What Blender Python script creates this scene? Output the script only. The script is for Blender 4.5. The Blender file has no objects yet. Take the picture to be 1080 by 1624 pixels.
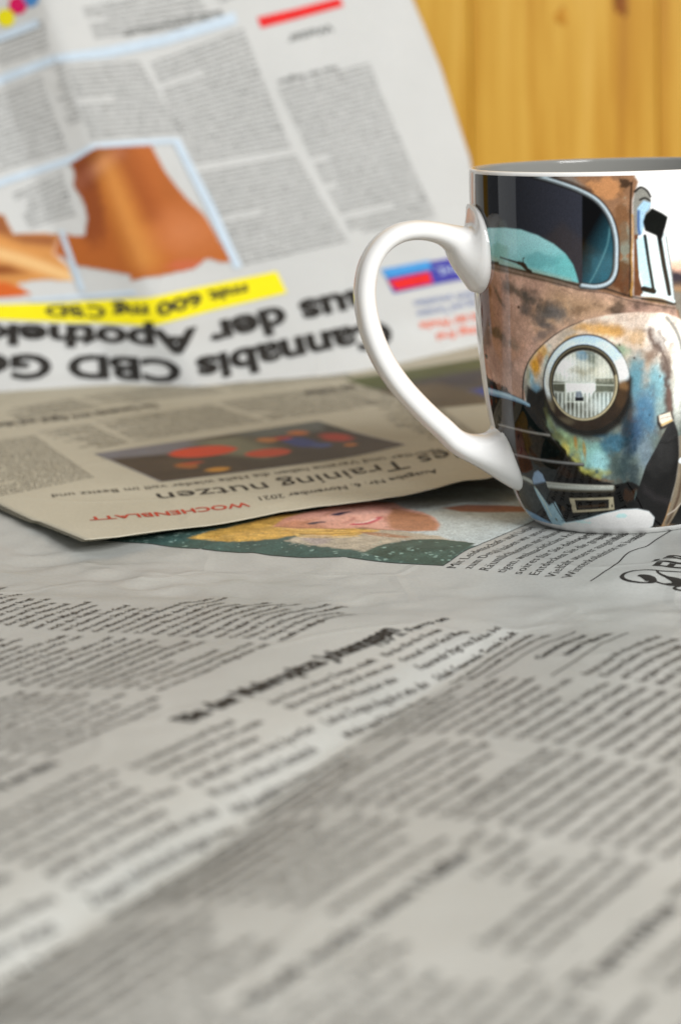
import bpy, math, random
import numpy as np
from mathutils import Matrix

rng = np.random.default_rng(7)
random.seed(7)
CM = 0.01                     # everything below is laid out in centimetres
scene = bpy.context.scene
col = scene.collection

# ------------------------------------------------------------------ camera
F_PX, PITCH, ROLL, CAM_H = 3825.0, 0.187, -0.0282, 13.874
_cp, _sp = math.cos(PITCH), math.sin(PITCH)
FW = np.array([0, _cp, -_sp]); _u0 = np.array([0, _sp, _cp]); _r0 = np.array([1.0, 0, 0])
RV = math.cos(ROLL) * _r0 + math.sin(ROLL) * _u0
UV = -math.sin(ROLL) * _r0 + math.cos(ROLL) * _u0
CAM = np.array([0, 0, CAM_H])
cd = bpy.data.cameras.new('camera'); cam = bpy.data.objects.new('camera', cd); col.objects.link(cam)
cam.matrix_world = Matrix(((RV[0], UV[0], -FW[0], 0), (RV[1], UV[1], -FW[1], 0), (RV[2], UV[2], -FW[2], CAM_H * CM), (0, 0, 0, 1)))
cd.sensor_fit = 'VERTICAL'; cd.sensor_height = 36; cd.lens = F_PX / 1624 * 36
cd.clip_start = 0.02; cd.clip_end = 50
cd.dof.use_dof = True; cd.dof.focus_distance = 0.672; cd.dof.aperture_fstop = cd.lens / 7.0
scene.camera = cam
scene.view_settings.view_transform = 'Standard'; scene.view_settings.look = 'None'
scene.view_settings.exposure = 0.0; scene.view_settings.gamma = 1

# ------------------------------------------------------------------ light: a room with a wide window on the left and a soft ceiling bounce
world = bpy.data.worlds.new('World'); scene.world = world; world.use_nodes = True
bg = world.node_tree.nodes['Background']; bg.inputs[0].default_value = (0.93, 0.96, 1.0, 1); bg.inputs[1].default_value = 0.16

def area(name, loc, target, sx, sy, radiance, color):
    ld = bpy.data.lights.new(name, 'AREA'); ld.shape = 'RECTANGLE'; ld.size = sx; ld.size_y = sy
    ld.energy = radiance * math.pi * sx * sy; ld.color = color
    o = bpy.data.objects.new(name, ld); col.objects.link(o)
    from mathutils import Vector
    o.location = loc
    o.rotation_euler = (Vector(target) - Vector(loc)).to_track_quat('-Z', 'Y').to_euler()
    return o
area('window_light', (0.85, -0.5, 0.84), (0.05, 0.7, 0.05), 0.7, 0.7, 23.5, (1.0, 0.995, 0.98))
area('window_light', (-1.5, 0.98, 0.55), (0.08, 0.71, 0.05), 0.62, 1.5, 0.85, (0.95, 0.98, 1.0))
area('ceiling_light', (-0.2, 0.4, 1.7), (0.0, 0.75, 0.0), 1.1, 1.1, 1.3, (1.0, 0.98, 0.95))

# ------------------------------------------------------------------ helpers
def lin(c):
    c = np.asarray(c, float) / 255.0
    return np.where(c <= 0.04045, c / 12.92, ((c + 0.055) / 1.055) ** 2.4)

def ray(px, py): return FW + (px - 540) / F_PX * RV - (py - 812) / F_PX * UV
def onz(px, py, z=0.0):
    d = ray(px, py); return CAM + d * ((z - CAM_H) / d[2])

def mesh_from(name, verts, faces, mat=None, parent=None, smooth=False, colors=None):
    """verts Nx3 in cm, faces = int array (M x k) or list of arrays"""
    me = bpy.data.meshes.new(name)
    verts = np.asarray(verts, float) * CM
    if isinstance(faces, np.ndarray): faces = [faces]
    faces = [f for f in faces if len(f)]
    me.vertices.add(len(verts)); me.vertices.foreach_set('co', verts.astype(np.float32).ravel())
    nl = sum(f.size for f in faces); nf = sum(len(f) for f in faces)
    me.loops.add(nl); me.polygons.add(nf)
    me.loops.foreach_set('vertex_index', np.concatenate([f.ravel() for f in faces]).astype(np.int32))
    tot = np.concatenate([np.full(len(f), f.shape[1]) for f in faces]); st = np.concatenate([[0], np.cumsum(tot)[:-1]])
    me.polygons.foreach_set('loop_start', st.astype(np.int32)); me.polygons.foreach_set('loop_total', tot.astype(np.int32))
    me.polygons.foreach_set('use_smooth', np.full(nf, smooth))
    if colors is not None:
        at = me.color_attributes.new('print', 'FLOAT_COLOR', 'POINT')
        c4 = np.ones((len(verts), 4), np.float32); c4[:, :3] = colors; at.data.foreach_set('color', c4.ravel())
    me.update(calc_edges=True); me.validate()
    o = bpy.data.objects.new(name, me); col.objects.link(o)
    if mat: me.materials.append(mat)
    if parent: o.parent = parent
    return o

def grid_faces(nu, nv, flip=False):
    i = np.arange(nu * nv).reshape(nu, nv)
    q = np.stack([i[:-1, :-1], i[1:, :-1], i[1:, 1:], i[:-1, 1:]], -1).reshape(-1, 4)
    return q[:, ::-1] if flip else q

def thing(name, label, cat, loc=(0, 0, 0), group=None):
    o = bpy.data.objects.new(name, None); o.empty_display_size = 0.02; col.objects.link(o)
    o['label'] = label; o['category'] = cat
    if group: o['group'] = group
    return o

def box(name, lo, hi, mat, parent=None):
    x0, y0, z0 = lo; x1, y1, z1 = hi
    v = [(x0,y0,z0),(x1,y0,z0),(x1,y1,z0),(x0,y1,z0),(x0,y0,z1),(x1,y0,z1),(x1,y1,z1),(x0,y1,z1)]
    f = np.array([(0,3,2,1),(4,5,6,7),(0,1,5,4),(1,2,6,5),(2,3,7,6),(3,0,4,7)])
    return mesh_from(name, v, f, mat, parent)

def vnoise(x, y, seed=0):
    """smooth value noise in -1..1"""
    xi = np.floor(x).astype(np.int64); yi = np.floor(y).astype(np.int64); fx = x - xi; fy = y - yi
    fx = fx * fx * (3 - 2 * fx); fy = fy * fy * (3 - 2 * fy)
    def h(a, b):
        n = (a * 374761393 + b * 668265263 + seed * 974634777) & 0xffffffff
        n = ((n ^ (n >> 13)) * 1274126177) & 0xffffffff
        return ((n ^ (n >> 16)) & 0xffff) / 32767.5 - 1
    return (h(xi, yi) * (1 - fx) + h(xi + 1, yi) * fx) * (1 - fy) + (h(xi, yi + 1) * (1 - fx) + h(xi + 1, yi + 1) * fx) * fy
def fbm(x, y, seed=0, oct=4):
    r = 0; a = 1; t = 0
    for k in range(oct):
        r = r + a * vnoise(x * 2 ** k, y * 2 ** k, seed + k * 17); t += a; a *= 0.55
    return r / t
def sstep(a, b, x):
    t = np.clip((x - a) / (b - a), 0, 1); return t * t * (3 - 2 * t)

# ------------------------------------------------------------------ materials
def new_mat(name):
    m = bpy.data.materials.new(name); m.use_nodes = True
    nt = m.node_tree; return m, nt, nt.nodes['Principled BSDF']
def N(nt, typ, **kw):
    n = nt.nodes.new(typ)
    for k, v in kw.items(): setattr(n, k, v)
    return n
def paper_mat(name, c1, c2, rough=0.75, spec=0.25, crease=0.45):
    m, nt, b = new_mat(name)
    tc = N(nt, 'ShaderNodeTexCoord')
    n1 = N(nt, 'ShaderNodeTexNoise'); n1.inputs['Scale'].default_value = 14; n1.inputs['Detail'].default_value = 5
    n2 = N(nt, 'ShaderNodeTexNoise'); n2.inputs['Scale'].default_value = 1100; n2.inputs['Detail'].default_value = 3
    nt.links.new(tc.outputs['Object'], n1.inputs['Vector']); nt.links.new(tc.outputs['Object'], n2.inputs['Vector'])
    add = N(nt, 'ShaderNodeMath', operation='MULTIPLY_ADD'); nt.links.new(n2.outputs[0], add.inputs[0]); add.inputs[1].default_value = 0.55
    nt.links.new(n1.outputs[0], add.inputs[2])
    r = N(nt, 'ShaderNodeValToRGB'); r.color_ramp.elements[0].position = 0.5; r.color_ramp.elements[1].position = 1.05
    r.color_ramp.elements[0].color = (*c1, 1); r.color_ramp.elements[1].color = (*c2, 1)
    nt.links.new(add.outputs[0], r.inputs[0]); nt.links.new(r.outputs[0], b.inputs['Base Color'])
    b.inputs['Roughness'].default_value = rough; b.inputs['Specular IOR Level'].default_value = spec
    n3 = N(nt, 'ShaderNodeTexNoise'); n3.inputs['Scale'].default_value = 90; n3.inputs['Detail'].default_value = 6
    nt.links.new(tc.outputs['Object'], n3.inputs['Vector'])
    bp = N(nt, 'ShaderNodeBump'); bp.inputs['Strength'].default_value = 0.25; bp.inputs['Distance'].default_value = 0.0012
    nt.links.new(n3.outputs[0], bp.inputs['Height'])
    # a faint net of sharp handling creases
    n4 = N(nt, 'ShaderNodeTexNoise'); n4.inputs['Scale'].default_value = 9; n4.inputs['Detail'].default_value = 3
    nt.links.new(tc.outputs['Object'], n4.inputs['Vector'])
    vm = N(nt, 'ShaderNodeVectorMath', operation='MULTIPLY_ADD'); vm.inputs[1].default_value = (0.09, 0.09, 0.09)
    nt.links.new(n4.outputs['Color'], vm.inputs[0]); nt.links.new(tc.outputs['Object'], vm.inputs[2])
    vo = N(nt, 'ShaderNodeTexVoronoi', feature='DISTANCE_TO_EDGE'); vo.inputs['Scale'].default_value = 13; nt.links.new(vm.outputs[0], vo.inputs['Vector'])
    mr = N(nt, 'ShaderNodeMapRange'); mr.inputs[1].default_value = 0.0; mr.inputs[2].default_value = 0.035; mr.inputs[3].default_value = 1.0; mr.inputs[4].default_value = 0.0
    nt.links.new(vo.outputs['Distance'], mr.inputs[0])
    mk = N(nt, 'ShaderNodeMath', operation='MULTIPLY'); nt.links.new(mr.outputs[0], mk.inputs[0]); nt.links.new(n1.outputs[0], mk.inputs[1])
    b2 = N(nt, 'ShaderNodeBump'); b2.inputs['Strength'].default_value = crease; b2.inputs['Distance'].default_value = 0.0009
    nt.links.new(mk.outputs[0], b2.inputs['Height']); nt.links.new(bp.outputs[0], b2.inputs['Normal']); nt.links.new(b2.outputs[0], b.inputs['Normal'])
    return m
def ink_mat(name, c, rough=0.7, var=0.5):
    m, nt, b = new_mat(name)
    tc = N(nt, 'ShaderNodeTexCoord'); n1 = N(nt, 'ShaderNodeTexNoise'); n1.inputs['Scale'].default_value = 260; n1.inputs['Detail'].default_value = 4
    nt.links.new(tc.outputs['Object'], n1.inputs['Vector'])
    r = N(nt, 'ShaderNodeValToRGB'); r.color_ramp.elements[0].position = 0.3; r.color_ramp.elements[1].position = 0.75
    c = np.array(c); r.color_ramp.elements[0].color = (*(c * (1 - var * 0.4)), 1); r.color_ramp.elements[1].color = (*np.clip(c * (1 + var) + 0.006 * var, 0, 1), 1)
    nt.links.new(n1.outputs[0], r.inputs[0]); nt.links.new(r.outputs[0], b.inputs['Base Color'])
    b.inputs['Roughness'].default_value = rough; b.inputs['Specular IOR Level'].default_value = 0.25
    return m
def print_mat(name, rough=0.6, spec=0.3, gain=1.0, grain=0.12, gscale=900, coat=0.0):
    m, nt, b = new_mat(name)
    ca = N(nt, 'ShaderNodeVertexColor', layer_name='print')
    tc = N(nt, 'ShaderNodeTexCoord'); n1 = N(nt, 'ShaderNodeTexNoise'); n1.inputs['Scale'].default_value = gscale; n1.inputs['Detail'].default_value = 2
    nt.links.new(tc.outputs['Object'], n1.inputs['Vector'])
    mr = N(nt, 'ShaderNodeMapRange'); mr.inputs[1].default_value = 0.3; mr.inputs[2].default_value = 0.7
    mr.inputs[3].default_value = gain * (1 - grain); mr.inputs[4].default_value = gain * (1 + grain)
    nt.links.new(n1.outputs[0], mr.inputs[0])
    mx = N(nt, 'ShaderNodeVectorMath', operation='SCALE'); nt.links.new(ca.outputs[0], mx.inputs[0]); nt.links.new(mr.outputs[0], mx.inputs['Scale'])
    nt.links.new(mx.outputs[0], b.inputs['Base Color'])
    b.inputs['Roughness'].default_value = rough; b.inputs['Specular IOR Level'].default_value = spec
    return m
def glaze_mat(name, c, rough=0.06):
    m, nt, b = new_mat(name)
    tc = N(nt, 'ShaderNodeTexCoord'); n1 = N(nt, 'ShaderNodeTexNoise'); n1.inputs['Scale'].default_value = 60; n1.inputs['Detail'].default_value = 3
    nt.links.new(tc.outputs['Object'], n1.inputs['Vector'])
    r = N(nt, 'ShaderNodeValToRGB'); c = np.array(c)
    r.color_ramp.elements[0].color = (*(c * 0.97), 1); r.color_ramp.elements[1].color = (*c, 1)
    nt.links.new(n1.outputs[0], r.inputs[0]); nt.links.new(r.outputs[0], b.inputs['Base Color'])
    b.inputs['Roughness'].default_value = rough; b.inputs['Specular IOR Level'].default_value = 0.5
    return m
def wood_mat(name, seed):
    m, nt, b = new_mat(name)
    tc = N(nt, 'ShaderNodeTexCoord')
    mp = N(nt, 'ShaderNodeMapping'); mp.inputs['Scale'].default_value = (1, 1, 0.045); mp.inputs['Location'].default_value = (seed * 3.7, seed * 1.3, seed * 0.21)
    nt.links.new(tc.outputs['Object'], mp.inputs[0])
    n1 = N(nt, 'ShaderNodeTexNoise'); n1.inputs['Scale'].default_value = 38; n1.inputs['Detail'].default_value = 6; n1.inputs['Roughness'].default_value = 0.55; n1.inputs['Distortion'].default_value = 0.4
    n2 = N(nt, 'ShaderNodeTexNoise'); n2.inputs['Scale'].default_value = 260; n2.inputs['Detail'].default_value = 4
    nt.links.new(mp.outputs[0], n1.inputs['Vector']); nt.links.new(mp.outputs[0], n2.inputs['Vector'])
    ad = N(nt, 'ShaderNodeMath', operation='MULTIPLY_ADD'); nt.links.new(n2.outputs[0], ad.inputs[0]); ad.inputs[1].default_value = 0.3; nt.links.new(n1.outputs[0], ad.inputs[2])
    r = N(nt, 'ShaderNodeValToRGB'); e = r.color_ramp.elements
    e[0].position = 0.42; e[0].color = (*lin((164, 108, 12)), 1); e[1].position = 0.86; e[1].color = (*lin((220, 182, 92)), 1)
    x = e.new(0.58); x.color = (*lin((192, 142, 34)), 1); x = e.new(0.68); x.color = (*lin((208, 164, 60)), 1)
    nt.links.new(ad.outputs[0], r.inputs[0])
    # knots: stretched dark spots
    mp2 = N(nt, 'ShaderNodeMapping'); mp2.inputs['Scale'].default_value = (9, 0.01, 3.6); mp2.inputs['Location'].default_value = (seed * 0.77 + 0.31, 0, seed * 0.43)
    nt.links.new(tc.outputs['Object'], mp2.inputs[0])
    vo = N(nt, 'ShaderNodeTexVoronoi'); vo.inputs['Scale'].default_value = 1.0; nt.links.new(mp2.outputs[0], vo.inputs['Vector'])
    kr = N(nt, 'ShaderNodeMapRange'); kr.inputs[1].default_value = 0.05; kr.inputs[2].default_value = 0.17; kr.inputs[3].default_value = 0.25; kr.inputs[4].default_value = 0.0
    nt.links.new(vo.outputs['Distance'], kr.inputs[0])
    mx = N(nt, 'ShaderNodeMixRGB'); mx.inputs[2].default_value = (*lin((96, 48, 6)), 1)
    nt.links.new(kr.outputs[0], mx.inputs[0]); nt.links.new(r.outputs[0], mx.inputs[1]); nt.links.new(mx.outputs[0], b.inputs['Base Color'])
    b.inputs['Roughness'].default_value = 0.45; b.inputs['Specular IOR Level'].default_value = 0.35
    return m

M_PAPER_A = paper_mat('newsprint_grey', (0.36, 0.372, 0.357), (0.45, 0.462, 0.446), 0.42, 0.5)
M_PAPER_M = paper_mat('newsprint_aged', (0.42, 0.39, 0.30), (0.53, 0.50, 0.40), 0.7, 0.25)
M_PAPER_S = paper_mat('newsprint_white', (0.54, 0.55, 0.54), (0.63, 0.64, 0.63), 0.65, 0.25)
M_INK = ink_mat('ink_black', (0.022, 0.020, 0.018))
M_INK_GREY = ink_mat('ink_grey', (0.17, 0.175, 0.17))
M_INK_BROWN = ink_mat('ink_brown', (0.034, 0.028, 0.022))
M_INK_RED = ink_mat('ink_red', lin((176, 60, 40)), var=0.2)
M_INK_ORANGE = ink_mat('ink_orange', lin((228, 120, 92)), var=0.15)
M_INK_BLUE = ink_mat('ink_blue', lin((150, 160, 190)), var=0.15)
M_INK_PALE = ink_mat('ink_pale_blue', lin((196, 212, 226)), var=0.08)
M_INK_YELLOW = ink_mat('ink_yellow', lin((240, 226, 20)), var=0.06)
M_INK_BRIGHTRED = ink_mat('ink_bright_red', lin((222, 40, 40)), var=0.1)
M_PHOTO = print_mat('newsprint_photo', 0.55, 0.3, 1.0, 0.10, 1400)

# ------------------------------------------------------------------ letters cut from the built-in font
CH = "abcdefghijklmnopqrstuvwxyzABCDEFGHIJKLMNOPQRSTUVWXYZ0123456789.,-:äöüÄÖÜß()&"
def build_font(offset, res, serif):
    objs = []
    dg0 = bpy.context.view_layer
    def mk(s):
        c = bpy.data.curves.new('glyph', 'FONT'); c.body = s; c.size = 1; c.resolution_u = res; c.offset = offset; c.fill_mode = 'FRONT'
        o = bpy.data.objects.new('glyph', c); col.objects.link(o); return o
    singles = [mk(c) for c in CH]; pairs = [mk(c + 'I') for c in CH]; ref = mk('I')
    dg0.update(); dg = bpy.context.evaluated_depsgraph_get()
    def get(o):
        me = o.evaluated_get(dg).to_mesh()
        v = np.zeros(len(me.vertices) * 3, np.float32); me.vertices.foreach_get('co', v); v = v.reshape(-1, 3)[:, :2].astype(float)
        me.calc_loop_triangles(); t = np.zeros(len(me.loop_triangles) * 3, np.int32); me.loop_triangles.foreach_get('vertices', t)
        o.evaluated_get(dg).to_mesh_clear(); return v, t.reshape(-1, 3)
    rmax = get(ref)[0][:, 0].max()
    font = {}
    for c, o, p in zip(CH, singles, pairs):
        v, t = get(o); adv = get(p)[0][:, 0].max() - rmax
        # drop normals the wrong way round
        if len(t):
            a = v[t]; area = (a[:,1,0]-a[:,0,0])*(a[:,2,1]-a[:,0,1])-(a[:,1,1]-a[:,0,1])*(a[:,2,0]-a[:,0,0])
            t = np.where((area < 0)[:, None], t[:, ::-1], t)
        if serif and len(t):
            e = np.concatenate([t[:, [0, 1]], t[:, [1, 2]], t[:, [2, 0]]]); key = np.sort(e, 1)
            uq, cnt = np.unique(key, axis=0, return_counts=True); bd = uq[cnt == 1]
            ev = []; et = []
            tops = v[:, 1].max()
            for i, j in bd:
                if abs(v[i, 1] - v[j, 1]) > 1e-3: continue
                L = abs(v[i, 0] - v[j, 0]); y = v[i, 1]
                if not (0.04 < L < 0.17): continue
                x0, x1 = sorted((v[i, 0], v[j, 0]))
                below = v[t].reshape(-1, 3, 2).mean(1)
                if abs(y) < 0.02: sgn = 1
                elif y > 0.4 and abs(y - tops) < 0.25: sgn = -1
                elif y < -0.1: sgn = 1
                else: continue
                sw, sh = 0.055, 0.045
                for (a, b) in ((x0 - sw, x0), (x1, x1 + sw)):
                    if sgn < 0 and a >= x1 and c in 'bdhklijfmnrpu': continue
                    k = len(v) + len(ev); yy = sorted((y, y + sgn * sh))
                    ev += [(a, yy[0]), (b, yy[0]), (b, yy[1]), (a, yy[1])]; et += [(k, k + 1, k + 2), (k, k + 2, k + 3)]
            if ev: v = np.concatenate([v, np.array(ev)]); t = np.concatenate([t, np.array(et)])
        font[c] = (v, t, adv + (0.04 if serif else 0))
    for o in singles + pairs + [ref]:
        d = o.data; bpy.data.objects.remove(o); bpy.data.curves.remove(d)
    font[' '] = (np.zeros((0, 2)), np.zeros((0, 3), int), 0.27)
    return font
FONT_BODY = build_font(0.014, 1, True)
FONT_BODY_FINE = build_font(-0.006, 3, True)
FONT_SANS = build_font(0.0, 3, False)
FONT_BOLD = build_font(0.022, 3, False)
FONT_HEAVY = build_font(0.042, 3, False)
CAPH = 0.73

def line_width(s, font): return sum(font.get(c, font['n'])[2] for c in s)
def line_geo(s, font, size, x0=0.0, y0=0.0, squeeze=1.0, slant=0.0, track=0.0):
    V, T = [], []; n = 0; x = x0
    for c in s:
        v, t, a = font.get(c, font['n'])
        if len(v):
            w = v.copy(); w[:, 0] = x + (w[:, 0] + slant * w[:, 1]) * size * squeeze; w[:, 1] = y0 + w[:, 1] * size
            V.append(w); T.append(t + n); n += len(v)
        x += a * size * squeeze + track
    if not V: return np.zeros((0, 2)), np.zeros((0, 3), int)
    return np.concatenate(V), np.concatenate(T)
def join(geos):
    V, T = [], []; n = 0
    for v, t in geos:
        V.append(v); T.append(t + n); n += len(v)
    if not V: return np.zeros((0, 2)), np.zeros((0, 3), int)
    return np.concatenate(V), np.concatenate(T)
WORDS = ("der die das und ist mit von im auf den ein eine für sich auch nach bei aus wird sind nicht werden hat dass es wie Verein Mitglieder Spieler Jahre "
  "Gemeinde Woche Stadt Leben Vielfalt Sportler Feuerwehr Training Termin Haus Halle Kinder Eltern Schule Freitag Samstag Sonntag November immer wieder "
  "gemeinsam sowie rund knapp etwa neue alte Grad Sitz Normal seit sagte fragt schafft Lebens Halbzeit TSV Abend Musik Konzert Kirche Besucher Angebot "
  "beginnt findet statt unter dem Motto anmelden telefonisch Beratung Eintritt frei Saison Mannschaft gegen Punkte Trainer Vorstand gewählt einstimmig "
  "Bürgermeister Ortsteil Straße Verkehr Ampel Baustelle wegen bis Ende voraussichtlich Polizei Zeugen Hinweise Fahrer verletzt leicht Schaden Euro Höhe").split()
def text_block(w, h, size, leading, font=None, para=0.035, heavy=False, align_right_ragged=False, first=None):
    """justified newspaper column, local origin bottom-left, top line first"""
    font = font or FONT_BODY; g = []; y = h - size * CAPH; lines = list(first or [])
    while y > 0:
        if lines: s = lines.pop(0)
        else:
            s = ''
            lim = w * (random.uniform(0.25, 0.85) if random.random() < para else 1.0)
            while True:
                c = random.choice(WORDS)
                if line_width(s + ' ' + c, font) * size > lim * 1.02 and s: break
                s = (s + ' ' + c).strip()
        lw = line_width(s, font) * size
        sq = w / lw if 0.9 < w / lw < 1.14 else (0.99 * w / lw if lw > w else 1.0)
        g.append(line_geo(s, font, size, 0, y, sq)); y -= leading
    return join(g)

def densify(v, t, maxlen):
    """split long triangles so a letter can follow a curved sheet"""
    for _ in range(5):
        a = v[t]; L = np.stack([np.linalg.norm(a[:, (k + 1) % 3] - a[:, k], axis=1) for k in range(3)], 1)
        m = L.max(1) > maxlen
        if not m.any(): break
        keep = t[~m]; new = []; nv = []; n = len(v)
        for tri, l in zip(t[m], L[m]):
            k = int(l.argmax()); i, j, o = tri[k], tri[(k + 1) % 3], tri[(k + 2) % 3]
            nv.append((v[i] + v[j]) / 2); c = n + len(nv) - 1; new += [(i, c, o), (c, j, o)]
        v = np.concatenate([v, np.array(nv)]); t = np.concatenate([keep, np.array(new)])
    return v, t

# ------------------------------------------------------------------ small painter: fills a grid of vertex colours for printed pictures
class Canvas:
    def __init__(s, x0, x1, y0, y1, res):
        s.xs = np.arange(x0, x1 + res / 2, res); s.ys = np.arange(y0, y1 + res / 2, res); s.res = res
        s.X, s.Y = np.meshgrid(s.xs, s.ys, indexing='ij'); s.C = np.ones(s.X.shape + (3,)); s.A = np.zeros(s.X.shape); s.x0, s.y0 = x0, y0
    def win(s, lo, hi):
        i0 = max(0, int((lo[0] - s.x0) / s.res) - 1); i1 = min(len(s.xs), int((hi[0] - s.x0) / s.res) + 3)
        j0 = max(0, int((lo[1] - s.y0) / s.res) - 1); j1 = min(len(s.ys), int((hi[1] - s.y0) / s.res) + 3)
        return slice(i0, max(i0, i1)), slice(j0, max(j0, j1))
    def blend(s, w, m, c, mode=None):
        if m.size == 0: return
        c = np.asarray(c); c = c if c.ndim > 1 else lin(c)
        m = np.clip(m, 0, 1)
        if mode == 'mul': s.C[w] = s.C[w] * (1 - m[..., None] * (1 - c))
        else: s.C[w] = s.C[w] * (1 - m[..., None]) + c * m[..., None]
        s.A[w] = np.maximum(s.A[w], m)
    def poly(s, P, c, soft=0.03, op=1.0, rag=0.0, rs=4.0, clip=None, seed=3, c2=None, d2=None, mode=None, nse=0.0, ns=6.0):
        P = np.asarray(P, float); pad = soft * 2 + rag * 1.5
        w = s.win(P.min(0) - pad, P.max(0) + pad); X, Y = s.X[w], s.Y[w]
        if X.size == 0: return
        if rag: X = X + rag * fbm(X * rs, Y * rs, seed, 3); Y = Y + rag * fbm(X * rs + 9.1, Y * rs + 3.3, seed + 5, 3)
        d = np.full(X.shape, 1e9); ins = np.zeros(X.shape, bool)
        for a, b in zip(P, np.roll(P, -1, 0)):
            e = b - a; L = e @ e + 1e-12; t = np.clip(((X - a[0]) * e[0] + (Y - a[1]) * e[1]) / L, 0, 1)
            d = np.minimum(d, (X - a[0] - t * e[0]) ** 2 + (Y - a[1] - t * e[1]) ** 2)
            cnd = ((a[1] > Y) != (b[1] > Y)); 
            if abs(e[1]) > 1e-12: ins ^= cnd & (X < e[0] * (Y - a[1]) / e[1] + a[0])
        sd = np.where(ins, 1, -1) * np.sqrt(d)
        m = sstep(-soft, soft, sd) * op
        if clip is not None: m = m * clip[w]
        cc = lin(c)
        if c2 is not None:
            a, b = np.asarray(d2[0]), np.asarray(d2[1]); e = b - a
            t = np.clip(((s.X[w] - a[0]) * e[0] + (s.Y[w] - a[1]) * e[1]) / (e @ e), 0, 1)[..., None]; cc = cc * (1 - t) + lin(c2) * t
        else: cc = np.broadcast_to(cc, X.shape + (3,))
        if nse: cc = cc * (1 + nse * fbm(s.X[w] * ns, s.Y[w] * ns, seed + 11, 5))[..., None]
        s.blend(w, m, np.clip(cc, 0.001, 1), mode); 
    def stroke(s, P, width, c, soft=0.015, op=1.0, w2=None, smooth=True, rag=0.0, clip=None):
        P = np.asarray(P, float)
        if smooth and len(P) > 2: P = spline(P, 8)
        w2 = width if w2 is None else w2; n = len(P) - 1
        pad = max(width, w2) + soft * 2 + rag; w = s.win(P.min(0) - pad, P.max(0) + pad); X, Y = s.X[w], s.Y[w]
        if X.size == 0: return
        if rag: X = X + rag * fbm(X * 5, Y * 5, 5, 2); Y = Y + rag * fbm(X * 5 + 4, Y * 5, 8, 2)
        sd = np.full(X.shape, -1e9)
        for k, (a, b) in enumerate(zip(P[:-1], P[1:])):
            e = b - a; t = np.clip(((X - a[0]) * e[0] + (Y - a[1]) * e[1]) / (e @ e + 1e-12), 0, 1)
            r = (width + (w2 - width) * (k + t) / n) / 2
            sd = np.maximum(sd, r - np.hypot(X - a[0] - t * e[0], Y - a[1] - t * e[1]))
        m = sstep(-soft, soft, sd) * op
        if clip is not None: m = m * clip[w]
        s.blend(w, m, c)
    def blob(s, p, rx, ry, c, op=1.0, rot=0.0, noise=0.5, ns=5.0, seed=1, hard=0.5, clip=None):
        R = max(rx, ry) * 1.4; w = s.win((p[0] - R, p[1] - R), (p[0] + R, p[1] + R)); X, Y = s.X[w] - p[0], s.Y[w] - p[1]
        if X.size == 0: return
        ca, sa = math.cos(rot), math.sin(rot); u = (X * ca + Y * sa) / rx; v = (-X * sa + Y * ca) / ry
        d = np.hypot(u, v) + noise * fbm(s.X[w] * ns, s.Y[w] * ns, seed, 4)
        m = (1 - sstep(hard, 1.0, d)) * op
        if clip is not None: m = m * clip[w]
        s.blend(w, m, c)
def spline(P, k=8):
    P = np.asarray(P, float); Q = np.vstack([2 * P[0] - P[1], P, 2 * P[-1] - P[-2]]); out = []
    for i in range(1, len(Q) - 2):
        for t in np.linspace(0, 1, k, endpoint=False):
            out.append(0.5 * ((2 * Q[i]) + (-Q[i-1] + Q[i+1]) * t + (2*Q[i-1] - 5*Q[i] + 4*Q[i+1] - Q[i+2]) * t**2 + (-Q[i-1] + 3*Q[i] - 3*Q[i+1] + Q[i+2]) * t**3))
    out.append(P[-1]); return np.array(out)

# ================================================================== SETTING: table and pine wall
M_WOODS = [wood_mat('pine_%d' % k, k + 1.0) for k in range(4)]
tb = box('table_top', (-60, 10, -3.6), (70, 121.5, -0.50), M_WOODS[1]); tb['kind'] = 'structure'
wl = box('wall', (-75, 125.2, -60), (85, 128, 110), M_WOODS[0]); wl['kind'] = 'structure'
def plank_mesh(w):
    b = 0.05; pts = [(-w/2, 0), (-w/2, -1.8 + b), (-w/2 + b, -1.8), (w/2 - b, -1.8), (w/2, -1.8 + b), (w/2, 0)]
    v = [(x, y, z) for z in (-60, 110) for x, y in pts]; n = len(pts)
    return np.array(v), [np.array([(k, (k + 1) % n, n + (k + 1) % n, n + k) for k in range(n)]), np.array([list(range(n))[::-1], list(range(n, 2 * n))])]
PW = 9.4; seam = 7.15            # one joint falls just left of the mug
k0 = None
v, f = plank_mesh(PW - 0.03)
shared = []
for k in range(-8, 9):
    mi = (k * 7 + 3) % 4
    x = seam + PW * (k + 0.5)
    o = next((q for q in shared if q[0] == mi), None)
    if o is None:
        p = mesh_from('plank', v, f, M_WOODS[mi], wl); shared.append((mi, p.data))
    else:
        p = bpy.data.objects.new('plank', o[1]); col.objects.link(p); p.parent = wl
    p.location = (x * CM, 125.2 * CM, (k * 23 % 11) * 0.0)

def knot(px, py, rx, rz, mat):
    d = ray(px, py); k = (123.39 - CAM[1]) / d[1]; c = CAM + d * k; a = np.linspace(0, 2 * math.pi, 29)[:-1]
    w = 1 + 0.18 * np.sin(3 * a + px) + 0.1 * np.sin(5 * a)
    V = np.vstack([[c[0], 123.36, c[2]], np.stack([c[0] + rx * w * np.cos(a), 0 * a + 123.385, c[2] + rz * w * np.sin(a)], 1)])
    mesh_from('knot', V, np.array([(0, k + 1, (k + 1) % 28 + 1) for k in range(28)]), mat, wl, True)
M_KNOT = ink_mat('knot_wood', lin((128, 74, 12)), 0.5, 0.4); M_KNOT2 = ink_mat('knot_wood_pale', lin((184, 130, 32)), 0.5, 0.4)
knot(984, -4, 0.34, 0.95, M_KNOT); knot(890, 26, 0.3, 0.45, M_KNOT2)

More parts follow.
